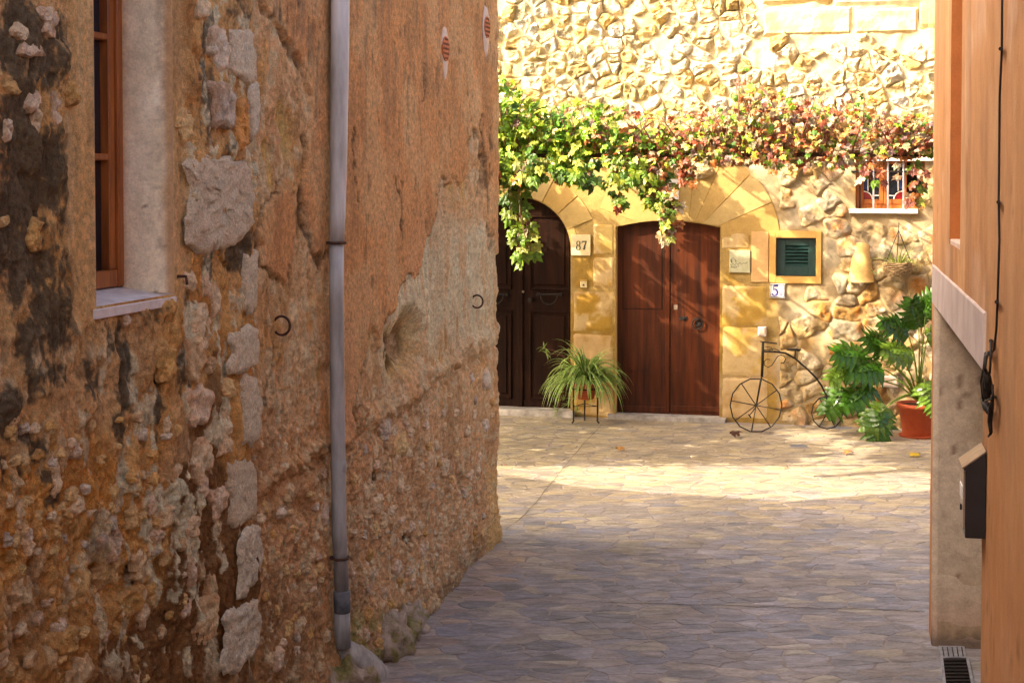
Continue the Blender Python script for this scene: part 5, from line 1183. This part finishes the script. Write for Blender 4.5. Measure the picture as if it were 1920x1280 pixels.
# ---------------------------------------------------------------- leaves
G_OUT = [(0, .04), (.16, -.13), (.36, -.12), (.47, .06), (.53, .20), (.36, .27), (.50, .45), (.44, .62), (.22, .56), (.12, .78), (0, 1.0)]
G_OUT = G_OUT + [(-x, y) for x, y in G_OUT[-2:0:-1]]
def grape_geo(cup, twist):
    o = np.array(G_OUT); P = np.concatenate([[(0, .34)], o * .55 + np.array([0, .34]) * .45, o]); n = len(o)
    z = -cup * (P[:, 0] ** 2) * 1.6 - twist * (P[:, 1] - .3) ** 2 + .05 * np.sin(P[:, 0] * 14 + P[:, 1] * 9 + cup * 20); z[0] -= .03
    V = np.concatenate([P, z[:, None]], 1)
    F = [(0, 1 + k, 1 + (k + 1) % n) for k in range(n)] + [(1 + k, 1 + n + k, 1 + n + (k + 1) % n, 1 + (k + 1) % n) for k in range(n)]
    return V, F
GREEN = ['86a82a', '9dbb34', '6f9a28', '5a8a2c', 'b3c344', '55822c', '78a42e', 'c3cc52']
AUT = ['b0583c', 'a8502e', '9a5a3a', 'b4643a', '8a4c3c', 'c8783a', '94706a', 'a88a6a', 'c4a060', 'd0b264', '8a7068', 'd0904a', 'a09c50', 'c8b490', 'b8623a', 'aba47c', 'b08a68', 'c4a878', '98944e', 'a89678', 'b8743a']
LT = [grape_geo(c, t) for c, t in ((.2, .1), (.5, .2), (.8, .35), (-.3, .2), (.4, -.2), (1.0, .5))]
def leafcol(px, r):
    """vine colour turns from green at the left end to autumn reds at the right end"""
    g = np.interp(px, [900, 1060, 1180, 1300, 1500, 1800], [.97, .93, .62, .30, .16, .15]); return np.array(srgb(r.choice(GREEN if r.random() < g else AUT))) * r.uniform(.45, .92)
class LeafSet:
    def __init__(s): s.P = []; s.Rm = []; s.S = []; s.C = []; s.T = []
def rotmat(nrm, tip):
    n = Vector(nrm).normalized(); t = Vector(tip); t = (t - n * t.dot(n)); t = t.normalized() if t.length > 1e-4 else n.orthogonal().normalized()
    x = t.cross(n); return np.array([[x.x, t.x, n.x], [x.y, t.y, n.y], [x.z, t.z, n.z]])
vine = top('grape_vine', (0.5, 14.0, 0), 'grape vine turning from green to autumn red, trained over the pergola before the stone house', 'vine')
rL = random.Random(21); named = []; mass = LeafSet()
def Yf(X): return 13.55 - .20 * max(X, 0)
def put(p, size, nrm, tip, col, own=False):
    if own and len(named) < 296: named.append((p, size, nrm, tip, col))
    else: mass.P.append(p); mass.S.append(size); mass.Rm.append(rotmat(nrm, tip)); mass.C.append(col); mass.T.append(rL.randrange(len(LT)))
def rv(s=1.0): return Vector((rL.gauss(0, s), rL.gauss(0, s), rL.gauss(0, s)))
sunv = -SUN_D
# hanging strands
def strand(path, y, n, size, px_c=None, spread=8, stem=True, own=True, both=True):
    pts = [at_y(a, b, y) for a, b in path]; cum = [0]
    for i in range(1, len(pts)): cum.append(cum[-1] + np.linalg.norm(pts[i] - pts[i - 1]))
    if stem:
        V, F = tube(pts, .0045, 5); mesh('hanging_shoot', V, F, M['stem'], vine, smooth=True)
    for k in range(n):
        t = cum[-1] * (k + rL.uniform(0, .7)) / n; p = np.array([np.interp(t, cum, [q[c] for q in pts]) for c in range(3)])
        off = np.array([rL.gauss(0, spread), rL.gauss(0, spread * 1.0), rL.gauss(0, spread * .7)]) * (y / 3000)
        px = project(p)[0]; side = 1 if k % 2 else -1
        put(p + off + np.array([side * size * .2, 0, 0]), size * rL.uniform(.75, 1.2), Vector((side * .3 - .2, -1, .45)) + rv(.35), Vector((side * .5, -.1, -1)) + rv(.3), leafcol(px_c or px, rL) * (.5 if (px_c or 0) == 930 else .7), own)
strand([(962, 335), (956, 375), (958, 420), (970, 455), (984, 492)], 13.7, 17, .105, 930, 2)
strand([(975, 330), (978, 380), (988, 425), (996, 460), (988, 488)], 13.72, 17, .105, 930, 2)
strand([(972, 330), (975, 400), (986, 450), (985, 478)], 13.68, 0, .1, 930)
strand([(1175, 298), (1205, 335), (1235, 365), (1248, 400), (1252, 438)], 13.4, 34, .105, 1120, 8)
strand([(1230, 298), (1245, 330), (1255, 365), (1262, 400), (1258, 440)], 13.4, 30, .100, 1240, 8)
strand([(1205, 300), (1222, 345), (1240, 385)], 13.42, 26, .10, 1180, 12)
strand([(1148, 362), (1160, 378), (1166, 390)], 13.45, 10, .085, 1010, 5, False); strand([(1200, 300), (1168, 340), (1158, 372)], 13.45, 0, .1)
strand([(1280, 300), (1288, 330), (1290, 345)], 13.35, 10, .085, 1500, 7); strand([(1078, 300), (1098, 330), (1112, 350)], 13.45, 22, .10, 930, 10)
strand([(1165, 300), (1155, 325), (1162, 350)], 13.4, 9, .09, 1000, 6); strand([(1040, 300), (1044, 328)], 13.5, 14, .11, 930, 12, False); strand([(940, 300), (948, 338)], 13.6, 20, .115, 930, 14, False); strand([(995, 300), (1002, 335)], 13.5, 14, .11, 930, 12, False)
strand([(1640, 296), (1633, 320), (1640, 345)], 13.0, 6, .085, 1600, 6); strand([(1712, 300), (1722, 340), (1716, 385)], 13.0, 16, .085, 1700, 7); strand([(1690, 302), (1712, 345)], 13.0, 4, .08, 1700, 6, False); strand([(1452, 300), (1457, 322)], 13.1, 5, .08, 1500, 4)
strand([(1625, 305), (1622, 335)], 13.0, 5, .08, 1600, 5)
# the mound of shoots along the front beam
txs = [925, 960, 1000, 1040, 1090, 1150, 1200, 1260, 1320, 1365, 1385, 1410, 1440, 1480, 1505, 1530, 1560, 1600, 1640, 1690, 1745, 1800]
tty = [142, 150, 188, 205, 190, 200, 208, 200, 200, 190, 130, 135, 170, 178, 142, 160, 195, 160, 195, 208, 212, 210]
tby = [332, 345, 335, 328, 340, 318, 322, 318, 308, 303, 306, 303, 300, 305, 308, 310, 312, 304, 292, 286, 286, 286]
cnt = 0
while cnt < 4200:
    px = rL.uniform(905, 1790); t0 = np.interp(px, txs, tty); t1 = np.interp(px, txs, tby); v = rL.random()
    if v < .22 and rL.random() < .30 + .4 * (px > 1180): continue
    py = t0 + (t1 - t0) * v + rL.gauss(0, 4)
    if fbm(np.array([px / 34.]), np.array([py / 26.]), 77, 3)[0] < -.30: continue
    d = abs(rL.gauss(0, .34)); X0 = at_y(px, py, 13.6)[0]; p = at_y(px, py, Yf(X0) + d)
    hang = v > .7
    nrm = (Vector((-.25, -.75, .55)) + rv(.55)) if hang else (Vector((sunv.x * .5, sunv.y * .4 - .25, .65)) + rv(.65))
    put(p, rL.uniform(.044, .084) * (1.08 if px < 1150 else .84), nrm, Vector((0, -.3, -1)) + rv(.7), leafcol(px + rL.gauss(0, 40), rL), d < .05 and rL.random() < .35); cnt += 1
# canopy laid over the wires behind
def canopy(x0, x1, per, zlo=2.99, zhi=3.22):
    n = int((x1 - x0) * 4.2 * per)
    for _ in range(n):
        X = rL.uniform(x0, x1); a = rL.random(); yf = Yf(X) + .25; yb = 18.55 - .243 * X; Y = yf + (yb - yf) * a
        nz = fbm(np.array([X * 2.2]), np.array([Y * .9]), 78, 3)[0]; n2 = fbm(np.array([X * 5.5]), np.array([(Y + .243 * X) * .75]), 79, 2)[0]; wd = 18.55 - .243 * X - Y
        if nz < -.62: continue
        if wd < 1.9 and X > -1.0 and n2 + .4 * nz < .04: continue
        if X > -1.6 and nz < -.10: continue
        px = 960 + 3000 * X / Y
        put(np.array([X, Y, rL.uniform(zlo, zhi)]), rL.uniform(.08, .125), Vector((sunv.x * .6, sunv.y * .4, .9)) + rv(.45), rv(1), leafcol(px if X > -.5 else 900, rL))
canopy(-6.5, -3.0, 440); canopy(-3.0, -1.6, 460); canopy(-1.6, -.2, 460); canopy(-.2, 1.6, 430); canopy(1.6, 6.2, 330)
# woody runners
def runner(pts, r, nm='runner'): V, F = tube(pts, r, 6); mesh(nm, V, F, M['stem'], vine, smooth=True)
for k in range(16):
    X = -6 + k * .78; y0 = Yf(X) + .1; pts = []
    for j in range(12):
        t = j / 11; pts.append((X + .5 * math.sin(t * 5 + k) + t * .6, y0 + t * (18.3 - .243 * X - y0), 3.03 + .05 * math.sin(t * 9 + k * 2)))
    runner(pts, [.014 - .008 * j / 11 for j in range(12)])
for k in range(60):
    px = rL.uniform(930, 1740); X0 = at_y(px, 300, 13.6)[0]; b = at_y(px, 290, Yf(X0) + .2); tp = at_y(px + rL.uniform(-60, 60), np.interp(px, txs, tty) + 12, Yf(X0) + rL.uniform(-.1, .4)); mdp = (b + tp) / 2 + np.array([rL.uniform(-.1, .1), -.1, .05])
    runner([b, mdp, tp], [.006, .005, .003], 'shoot')
runner([(-5.6, 17.6, 0), (-5.5, 17.4, 1.2), (-5.6, 17.2, 2.2), (-5.2, 16.8, 3.02)], [.07, .055, .05, .035], 'trunk')
lm_cache = {}
for i, (p, size, nrm, tip, col) in enumerate(named):
    key = (i % 6, tuple((col * 7).round())) ; me = lm_cache.get(key)
    if me is None:
        V, F = LT[i % 6]; me = bpy.data.meshes.new('leaf'); me.from_pydata(V.tolist(), [], F); ca = me.color_attributes.new('Col', 'FLOAT_COLOR', 'POINT')
        e = np.linalg.norm(V[:, :2] - [0, .34], axis=1)[:, None]; c = np.clip(col * (1 + .35 * (e > .3)), 0, 1); ca.data.foreach_set('color', np.concatenate([np.broadcast_to(c, (len(V), 3)), np.ones((len(V), 1))], 1).astype(np.float32).ravel())
        me.materials.append(M['leaf']); lm_cache[key] = me
    o = bpy.data.objects.new('leaf', me); COL.objects.link(o); o.parent = vine
    m = rotmat(nrm, tip) * size; o.matrix_local = Matrix(((*m[0], p[0] - .5), (*m[1], p[1] - 14.0), (*m[2], p[2]), (0, 0, 0, 1)))
mb = MB(); P_, S_, T_, C_ = np.array(mass.P), np.array(mass.S), np.array(mass.T), np.array(mass.C); Rm_ = np.array(mass.Rm)
for t in range(len(LT)):
    sel = np.where(T_ == t)[0]; V, F = LT[t]; W = np.einsum('nij,vj->nvi', Rm_[sel], V) * S_[sel][:, None, None] + P_[sel][:, None, :]
    e = (np.linalg.norm(V[:, :2] - [0, .34], axis=1) > .3)[None, :, None] * .35 + 1; cc = np.clip(C_[sel][:, None, :] * e, 0, 1)
    Fn = []; nv = len(V)
    for k in range(len(sel)): b = k * nv; Fn += [tuple(i + b for i in f) for f in F]
    mb.add(W.reshape(-1, 3), Fn, cc.reshape(-1, 3))
o = mb.build('leaf_mass', M['leaf'], vine); tag(o, kind='stuff')
# pergola
pg = top('pergola', (-6.5, 14.2, 0), 'rusty brown steel pergola frame carrying the grape vine', 'pergola')
def beam(a, b, w, h, nm, mt='rust'):
    a, b = np.array(a, float), np.array(b, float); t = (b - a) / np.linalg.norm(b - a); q = np.cross(t, [0, 0, 1]); q = q / (np.linalg.norm(q) + 1e-9) if np.linalg.norm(q) > .1 else np.array([1., 0, 0]); u = np.cross(q, t)
    V = [p + q * w / 2 * i + u * h / 2 * j for p in (a, b) for i, j in ((-1, -1), (1, -1), (1, 1), (-1, 1))]; mesh(nm, V, BOXF, M[mt], pg)
beam((-6.6, Yf(-6.6) + .22, 2.96), (.2, Yf(0) + .22, 2.96), .04, .035, 'front_beam'); beam((.2, Yf(0) + .22, 2.96), (5.9, Yf(5.9) + .22, 2.96), .04, .035, 'front_beam')
for X in (-6.6, 5.9): beam((X, Yf(X) + .03, 2.955), (X, 18.6 - .243 * X, 2.955), .05, .05, 'side_beam'); beam((X, Yf(X), 0), (X, Yf(X), 2.93), .06, .06, 'post')
for k in range(1, 10): X = -6.6 + k * 1.25; beam((X, Yf(X) + .03, 2.98), (X, 18.55 - .243 * X, 2.98), .02, .02, 'wire')
for k in range(1, 5): beam((-6.6, Yf(-6.6) + k * .9, 2.995), (5.9, Yf(5.9) + k * .85, 2.995), .008, .008, 'wire')

# ---------------------------------------------------------------- potted plants
def blade(base, az, el, L, w, droop, c_mid, c_edge, parent, mat='grassleaf', n=11, name='leaf', curl=0):
    p = np.array(base, float); d = np.array([math.cos(az) * math.cos(el), math.sin(az) * math.cos(el), math.sin(el)]); st = L / n; V = []; C_ = []; F = []
    side = np.array([-math.sin(az), math.cos(az), 0])
    for i in range(n + 1):
        t = i / n; ww = w * (min(1, t * 5 + .35)) * (1 - t ** 2.2) + .0008; nn = np.cross(side, d); nn /= np.linalg.norm(nn) + 1e-9
        for q, up in ((-1, .25), (-.45, 0), (0, -.12), (.45, 0), (1, .25)):
            V.append(p + side * q * ww / 2 + nn * up * ww * .5); C_.append(c_edge if abs(q) > .9 else (c_mid if abs(q) < .5 else c_mid))
        p = p + d * st; d = d + np.array([0, 0, -droop * st]) ; d /= np.linalg.norm(d); side = side + np.cross(d, side) * curl * st
    for i in range(n):
        for k in range(4): a = i * 5 + k; F.append((a, a + 1, a + 6, a + 5))
    return mesh(name, V, F, M[mat], parent, np.array(C_), True)
GR, GR2, CRM = np.array(srgb('4f8228')), np.array(srgb('7aa83a')), np.array(srgb('dbe39a'))
rS = random.Random(4)
sp = top('spider_plant', (0, 0, 0), 'big arching spider plant in a clay pot on a black iron stand between the doors', 'potted plant')
gb = on_ground(1100, 793); pc = np.array([gb[0], gb[1], 0]); kx = pc[1] / 3000; pc[0] = (1098 - 960) * kx; sp.location = tuple(pc)
ztop_ = EYE - (721 - 335) * kx; 
V, F = lathe((pc[0], pc[1], ztop_), [(.085, -.17), (.10, -.16), (.125, -.03), (.14, -.03), (.145, .0), (.14, .012), (.128, .012), (.12, -.01), (.02, -.012)], 24); mesh('pot', V, F, M['terracotta'], sp, smooth=True)
V, F = lathe((pc[0], pc[1], ztop_ - .02), [(.115, -.01), (.115, .012), (.02, .016)], 18); mesh('soil', V, F, M['soil'], sp)
st_ = top('plant_stand', pc, 'thin black wrought iron stand carrying the spider plant pot', 'plant stand')
V, F = tube([(pc[0] + .155 * math.cos(a), pc[1] + .155 * math.sin(a), ztop_ - .045) for a in np.linspace(0, 2 * math.pi, 28, endpoint=False)], .008, 6, True); mesh('ring', V, F, M['iron'], st_, smooth=True)
for a in (R(205), R(335), R(90)):
    V, F = tube([(pc[0] + r * math.cos(a), pc[1] + r * math.sin(a), z) for r, z in ((.152, ztop_ - .04), (.15, ztop_ * .7), (.15, ztop_ * .35), (.15, .03), (.17, .012))], [.011, .009, .012, .009, .012], 4, twist=.7); mesh('leg', V, F, M['iron'], st_)
for a, b in ((R(205), R(335)), (R(335), R(90)), (R(90), R(205))):
    V, F = tube([(pc[0] + .148 * math.cos(a), pc[1] + .148 * math.sin(a), .20), (pc[0] + .148 * math.cos(b), pc[1] + .148 * math.sin(b), .20)], .005, 5); mesh('brace', V, F, M['iron'], st_)
for k in range(250):
    az = rS.uniform(0, 2 * math.pi); el = rS.uniform(.65, 1.52); L = rS.uniform(.42, .68)
    if math.cos(az) < -.3: L *= 1.12
    r_ = rS.uniform(0, .08); g_ = GR + (GR2 - GR) * rS.random(); blade((pc[0] + r_ * math.cos(az), pc[1] + r_ * math.sin(az), ztop_ - .005), az, el, L * (1.0 if el > .7 else .85), rS.uniform(.026, .036), rS.uniform(4.2, 6.4), g_ * rS.uniform(.6, 1.15), CRM * rS.uniform(.8, 1.1), sp)
def plantlet(c, n, L, parent, up=.2):
    for k in range(n):
        az = rS.uniform(0, 2 * math.pi); blade(c, az, rS.uniform(-.5, 1.0) + up, L * rS.uniform(.7, 1.2), .013, rS.uniform(5, 10), (GR2) * rS.uniform(.6, 1), CRM * .9, parent, n=6, name='plantlet_leaf')
for (px, py) in ((1020, 652), (1024, 662), (1052, 735), (1058, 748), (1045, 770), (1062, 715), (1083, 770), (1040, 778), (1120, 745), (1068, 756)):
    c = at_y(px, py, pc[1] - .12); c0_ = np.array([pc[0] - .06, pc[1] - .05, ztop_ + .05]); mid = (c + c0_) / 2 + np.array([-.03, -.05, .14]); V, F = tube([c0_, (c0_ + mid) / 2 + np.array([0, 0, .05]), mid, c], .0028, 5); mesh('runner', V, F, M['stem'], sp, smooth=True); plantlet(c, 9, .11, sp)

# hanging basket
hk = FW.w(*FW.sz(1685, 432, .20), .20); hb = top('hanging_basket', FW.w(*FW.sz(1683, 518, .20), .20), 'wicker basket with a small spider plant hanging from three cords right of the wall light', 'hanging basket')
bc = FW.w(*FW.sz(1683, 492, .20), .20); kk = bc[1] / 3000
V, F = lathe(bc, [(.09, -.15), (.12, -.145), (.148, -.08), (.152, 0), (.14, .0), (.13, -.04), (.02, -.045)], 26)
q = V - bc; V = bc + q * (1 + .03 * np.sin(q[:, [2]] * 260) * np.array([1, 1, 0])); mesh('basket_body', V, F, M['basket'], hb)
for j in range(8):
    z_ = -.14 + j * .019; r_ = np.interp(z_, [-.15, -.08, 0], [.115, .152, .156]); V, F = tube([(bc[0] + (r_ + .006 * math.sin(11 * a + j * 3.1)) * math.cos(a), bc[1] + (r_ + .006 * math.sin(11 * a + j * 3.1)) * math.sin(a), bc[2] + z_ + .004 * math.sin(5 * a + j)) for a in np.linspace(0, 2 * math.pi, 40, endpoint=False)], .0085, 5, True); mesh('wicker_strand', V, F, M['basket'], hb, smooth=True)
V, F = lathe(bc, [(.135, -.03), (.135, -.015), (.02, -.008)], 20); mesh('soil', V, F, M['soil'], hb)
for a in (R(200), R(330), R(80)):
    V, F = tube([bc + np.array([.15 * math.cos(a), .15 * math.sin(a), 0]), hk], .005, 5, twist=.5); mesh('cord', V, F, M['iron'], hb)
V, F = tube([hk, hk + np.array([0, 0, .06]), FW.w(*FW.sz(1685, 418), 0)], .004, 5); mesh('hook', V, F, M['iron'], hb)
for k in range(34):
    az = rS.uniform(0, 2 * math.pi); blade(bc + np.array([.05 * math.cos(az), .05 * math.sin(az), -.01]), az, rS.uniform(.4, 1.35), rS.uniform(.16, .34), .013, rS.uniform(3, 7), np.array(srgb('7f9a30')) * rS.uniform(.7, 1), np.array(srgb('d3cf7a')), hb, n=7)
for px, py in ((1650, 478), (1636, 510)):
    c = FW.w(*FW.sz(px, py, .22), .22); V, F = tube([bc, (bc + c) / 2 + np.array([0, 0, .05]), c], .0025, 4); mesh('runner', V, F, M['stem'], hb); plantlet(c, 5, .08, hb)

# philodendron
def lobed(base, d, nrm, L, W, col, parent, seed):
    r = random.Random(seed); d = Vector(d).normalized(); n = Vector(nrm); n = (n - d * n.dot(d)).normalized(); sd = d.cross(n); base = Vector(tuple(base)); V = []; F = []; C_ = []
    def pt(u, v, w): return base + d * u + sd * v + n * w
    def mid(t): return (t * L, 0, -.35 * L * t * t)
    N = 7; first = len(V)
    for i in range(13):                        # blade close to the midrib
        t = i / 12; u, v, w = mid(t); ww = W * .17 * math.sin(math.pi * min(1, t * .92 + .05)) ** .6
        V += [pt(u, -ww, w + .01), pt(u, 0, w - .004), pt(u, ww, w + .01)]; C_ += [col, col * 1.5, col]
    for i in range(12): a = i * 3; F += [(a, a + 1, a + 4, a + 3), (a + 1, a + 2, a + 5, a + 4)]
    for s in (-1, 1):
        for i in range(N):
            t = .05 + .85 * i / (N - 1); u, v, w = mid(t); ll = W * (.42 + .62 * math.sin(math.pi * (t * .8 + .18))) * r.uniform(.82, 1.12); an = R(100 - 62 * t + r.uniform(-6, 6)); lw = W * .115 * r.uniform(.8, 1.15); b = len(V)
            for j in range(6):
                q = j / 5; lu = u + math.cos(an) * ll * q; lv = s * math.sin(an) * ll * q; dz = w - .45 * ll * q * q + .012 * math.sin(q * 7 + i); ww = lw * (.8 + .9 * math.sin(math.pi * min(1, q * .8 + .12))) * (1 - q ** 3) + .001
                ca, sa_ = -math.sin(an) * ww, s * math.cos(an) * ww
                V += [pt(lu + ca, lv + sa_, dz + .006), pt(lu, lv, dz - .003), pt(lu - ca, lv - sa_, dz + .006)]; k_ = r.uniform(.9, 1.1); C_ += [col * k_, col * 1.35, col * k_]
            for j in range(5): a = b + j * 3; F += [(a, a + 1, a + 4, a + 3), (a + 1, a + 2, a + 5, a + 4)]
    return mesh('leaf', [tuple(v) for v in V], F, M['plantleaf'], parent, np.clip(np.array(C_), 0, 1), True)
pb = on_ground(1722, 818); ky = pb[1] / 3000; ph = top('leafy_potted_plant', pb, 'large plant with deeply cut glossy leaves in an orange terracotta pot by the right house', 'potted plant')
zr = EYE - (757 - 335) * ky
V, F = lathe(pb, [(.155, 0), (.165, .01), (.205, zr - .05), (.225, zr - .045), (.232, zr - .0), (.222, zr + .004), (.205, zr), (.20, zr - .03), (.03, zr - .03)], 32); mesh('pot', V, F, M['terracotta'], ph, smooth=True)
V, F = lathe((pb[0], pb[1], 0), [(.19, .0), (.20, .004), (.21, .022), (.17, .022)], 28); mesh('saucer', V, F, M['terracotta'], ph)
V, F = lathe((pb[0], pb[1], zr - .025), [(.20, -.01), (.20, .0), (.03, .01)], 20); mesh('soil', V, F, M['soil'], ph)
LV = [q for i_, q in enumerate([(1650, 690, -1, .1, .36, 0.15), (1622, 668, -1, .35, .34, .1), (1632, 725, -.9, -.5, .36, .12), (1612, 705, -1, -.1, .32, .3), (1722, 612, -.2, 1, .30, .1), (1735, 590, .3, 1, .28, .1), (1700, 622, -.8, .6, .30, .2), (1708, 665, -.7, .3, .30, .25), (1725, 690, -.2, -.3, .30, .3),
      (1700, 705, -.5, -.7, .34, .35), (1733, 660, .6, .4, .30, .1), (1735, 720, .3, -.8, .30, .3), (1580, 728, -.7, -1, .33, .0), (1568, 745, -.2, -1, .30, .05), (1660, 765, -.8, -.8, .33, .35), (1650, 775, -.1, -1, .32, .4), (1690, 740, -.4, -1, .30, .4), (1665, 655, -.7, .7, .30, .1), (1596, 690, -1, -.4, .28, .1), (1740, 630, .8, .5, .3, .0)]) if i_ not in (3, 8, 9, 10, 13, 16)]
for k, (px, py, dx, dz, L, fwd) in enumerate(LV):
    b = at_y(px, py, pb[1] + .05 - fwd); crown = pb + np.array([0, 0, zr + .02]); m1 = crown + (b - crown) * .5 + np.array([0, -.03, .16 if py < 740 else .10])
    pts = [crown, crown + (m1 - crown) * .5 + np.array([0, 0, .05]), m1, m1 + (b - m1) * .6 + np.array([0, 0, .02]), b]; V, F = tube(pts, [.010, .009, .008, .006, .005], 6); mesh('leaf_stalk', V, F, M['plantleaf'], ph, np.array(srgb('6f8a34')), True)
    c = np.array(srgb(rS.choice(('3d6a1e', '487222', '31541a', '64852c')))) * rS.uniform(.45, .8); L *= .9; lobed(b, (dx, -.35 + rS.uniform(-.2, .2), dz * .8), (dx * .1 - .1, -1.0, .75), L, L * .72, c, ph, k)

# ---------------------------------------------------------------- penny-farthing of iron rod
gk = on_ground(1416, 811); hB = float((gk - FW.o) @ FW.n)
def bp(px, py, dh=0): return FW.w(*FW.sz(px, py, hB), hB + dh)
bk = top('iron_bicycle', gk, 'black iron penny-farthing ornament leaning by the wall right of the double door', 'bicycle ornament')
def bt(pts, r, nm, parent=bk, closed=False, seg=6, mt='iron'):
    V, F = tube([bp(*p) for p in pts], r, seg, closed); return mesh(nm, V, F, M[mt], parent, smooth=True)
for nm, cx, cy, rx, ry, ns, nspk, a0 in (('front_wheel', 1417.5, 759.5, 48.5, 50.5, 14, 8, 10), ('rear_wheel', 1551, 773, 29.5, 31, 12, 6, 0)):
    w = empty(nm, (0, 0, 0)); w.parent = bk
    bt([(cx + rx * math.cos(R(a)), cy + ry * math.sin(R(a))) for a in np.linspace(0, 360, ns, endpoint=False)], .0075, 'rim', w, True)
    for k in range(nspk): a = R(a0 + 360 / nspk * k - (0)); bt([(cx, cy, .004), (cx + rx * .97 * math.cos(a), cy + ry * .97 * math.sin(a), 0)], .0058, 'spoke', w)
    V, F = tube([bp(cx, cy, -.03), bp(cx, cy, .03)], .016, 8); mesh('hub', V, F, M['iron'], w)
bt([(1430.5, 641), (1430, 670), (1428.5, 707)], .015, 'head_tube'); bt([(1428, 705, .02), (1418, 759, .02)], .008, 'fork'); bt([(1428, 705, -.03), (1418, 759, -.03)], .008, 'fork')
bt([(1425, 642, -.1), (1431, 641, 0), (1458, 642, .10)], .008, 'handlebar')
bt([(1433, 659), (1455, 659.5), (1473, 662), (1491, 672), (1514, 692), (1530, 708), (1541, 724), (1548.5, 740), (1550.5, 759), (1551, 773)], .011, 'backbone')
bt([(1432, 690), (1437, 688), (1444, 673), (1440, 671)] and [(1444, 674), (1438, 673), (1433, 677), (1433, 684), (1440, 688.5), (1447, 685), (1453, 676), (1458, 668), (1464, 665)], .0048, 'scroll')
bt([(1464, 665), (1471, 668), (1473, 674), (1469, 680), (1464, 680)], .0045, 'scroll'); bt([(1435, 650), (1446, 651), (1449, 656), (1441, 657)], .005, 'scroll'); bt([(1433, 656), (1452, 653), (1462, 658)], .005, 'pot_holder')
bt([(1490.5, 671), (1491, 658)], .006, 'seat_post'); V, F = blob(bp(1489, 655.5), (.085, .05, .014), 2, 16, 8, .05); mesh('saddle', V, F, M['iron'], bk, smooth=True); bt([(1492, 655), (1496, 650.5), (1501, 652), (1500, 658), (1494, 658)], .0045, 'saddle_spring')
bt([(1418, 761, .03), (1412, 770, .05), (1406, 777, .05)], .006, 'crank'); bt([(1404, 776, .03), (1409, 780, .09)], .008, 'pedal')

# ---------------------------------------------------------------- fallen leaves
def fallen(px, py, size, col, lab, rot, cup=.9, lift=.012):
    c = on_ground(px, py); V, F = grape_geo(cup, .5); V = V * size; ca, sa_ = math.cos(rot), math.sin(rot); W = np.stack([V[:, 0] * ca - V[:, 1] * sa_, V[:, 0] * sa_ + V[:, 1] * ca, V[:, 2] * .5], 1); W[:, 2] -= W[:, 2].min(); W = W + np.array([c[0], c[1], lift])
    tag(mesh('fallen_leaf', W, F, M['leaf'], None, np.array(srgb(col))), lab, 'leaf', 'fallen leaves on the paving')
fallen(1372, 820, .13, '4a2a1a', 'large curled dark brown leaf on the paving below the iron bicycle', -1.5, 2.0)
fallen(1158, 846, .10, 'c08a4a', 'tan curled leaf on the paving in front of the double door', -1.2, 1.6); fallen(1594, 853, .10, 'a8683a', 'russet leaf in the sun in front of the leafy potted plant', .6, 1.5)
fallen(1722, 857, .13, 'b99a2c', 'yellow leaf on the paving beneath the terracotta pot', 1.2, 1.0); fallen(1446, 814, .04, '5a3a22', 'tiny brown leaf scrap right of the front wheel of the iron bicycle', .3)
fallen(1031, 837, .035, '7a2a8a', 'tiny purple petal on the shaded paving in front of the arched door', .9, .5); fallen(948, 874, .035, '8a4a2a', 'tiny russet leaf scrap on the paving near the corner of the brown wall', .1)
fallen(1353, 825, .03, '4a3020', 'tiny dark leaf scrap left of the large curled brown leaf', 2.0); fallen(1230, 844, .03, '9a3a2a', 'tiny reddish leaf scrap right of the tan curled leaf', 2.0); fallen(1425, 848, .03, '4a3a20', 'tiny dark leaf scrap at the edge of the sun patch', 2.6)
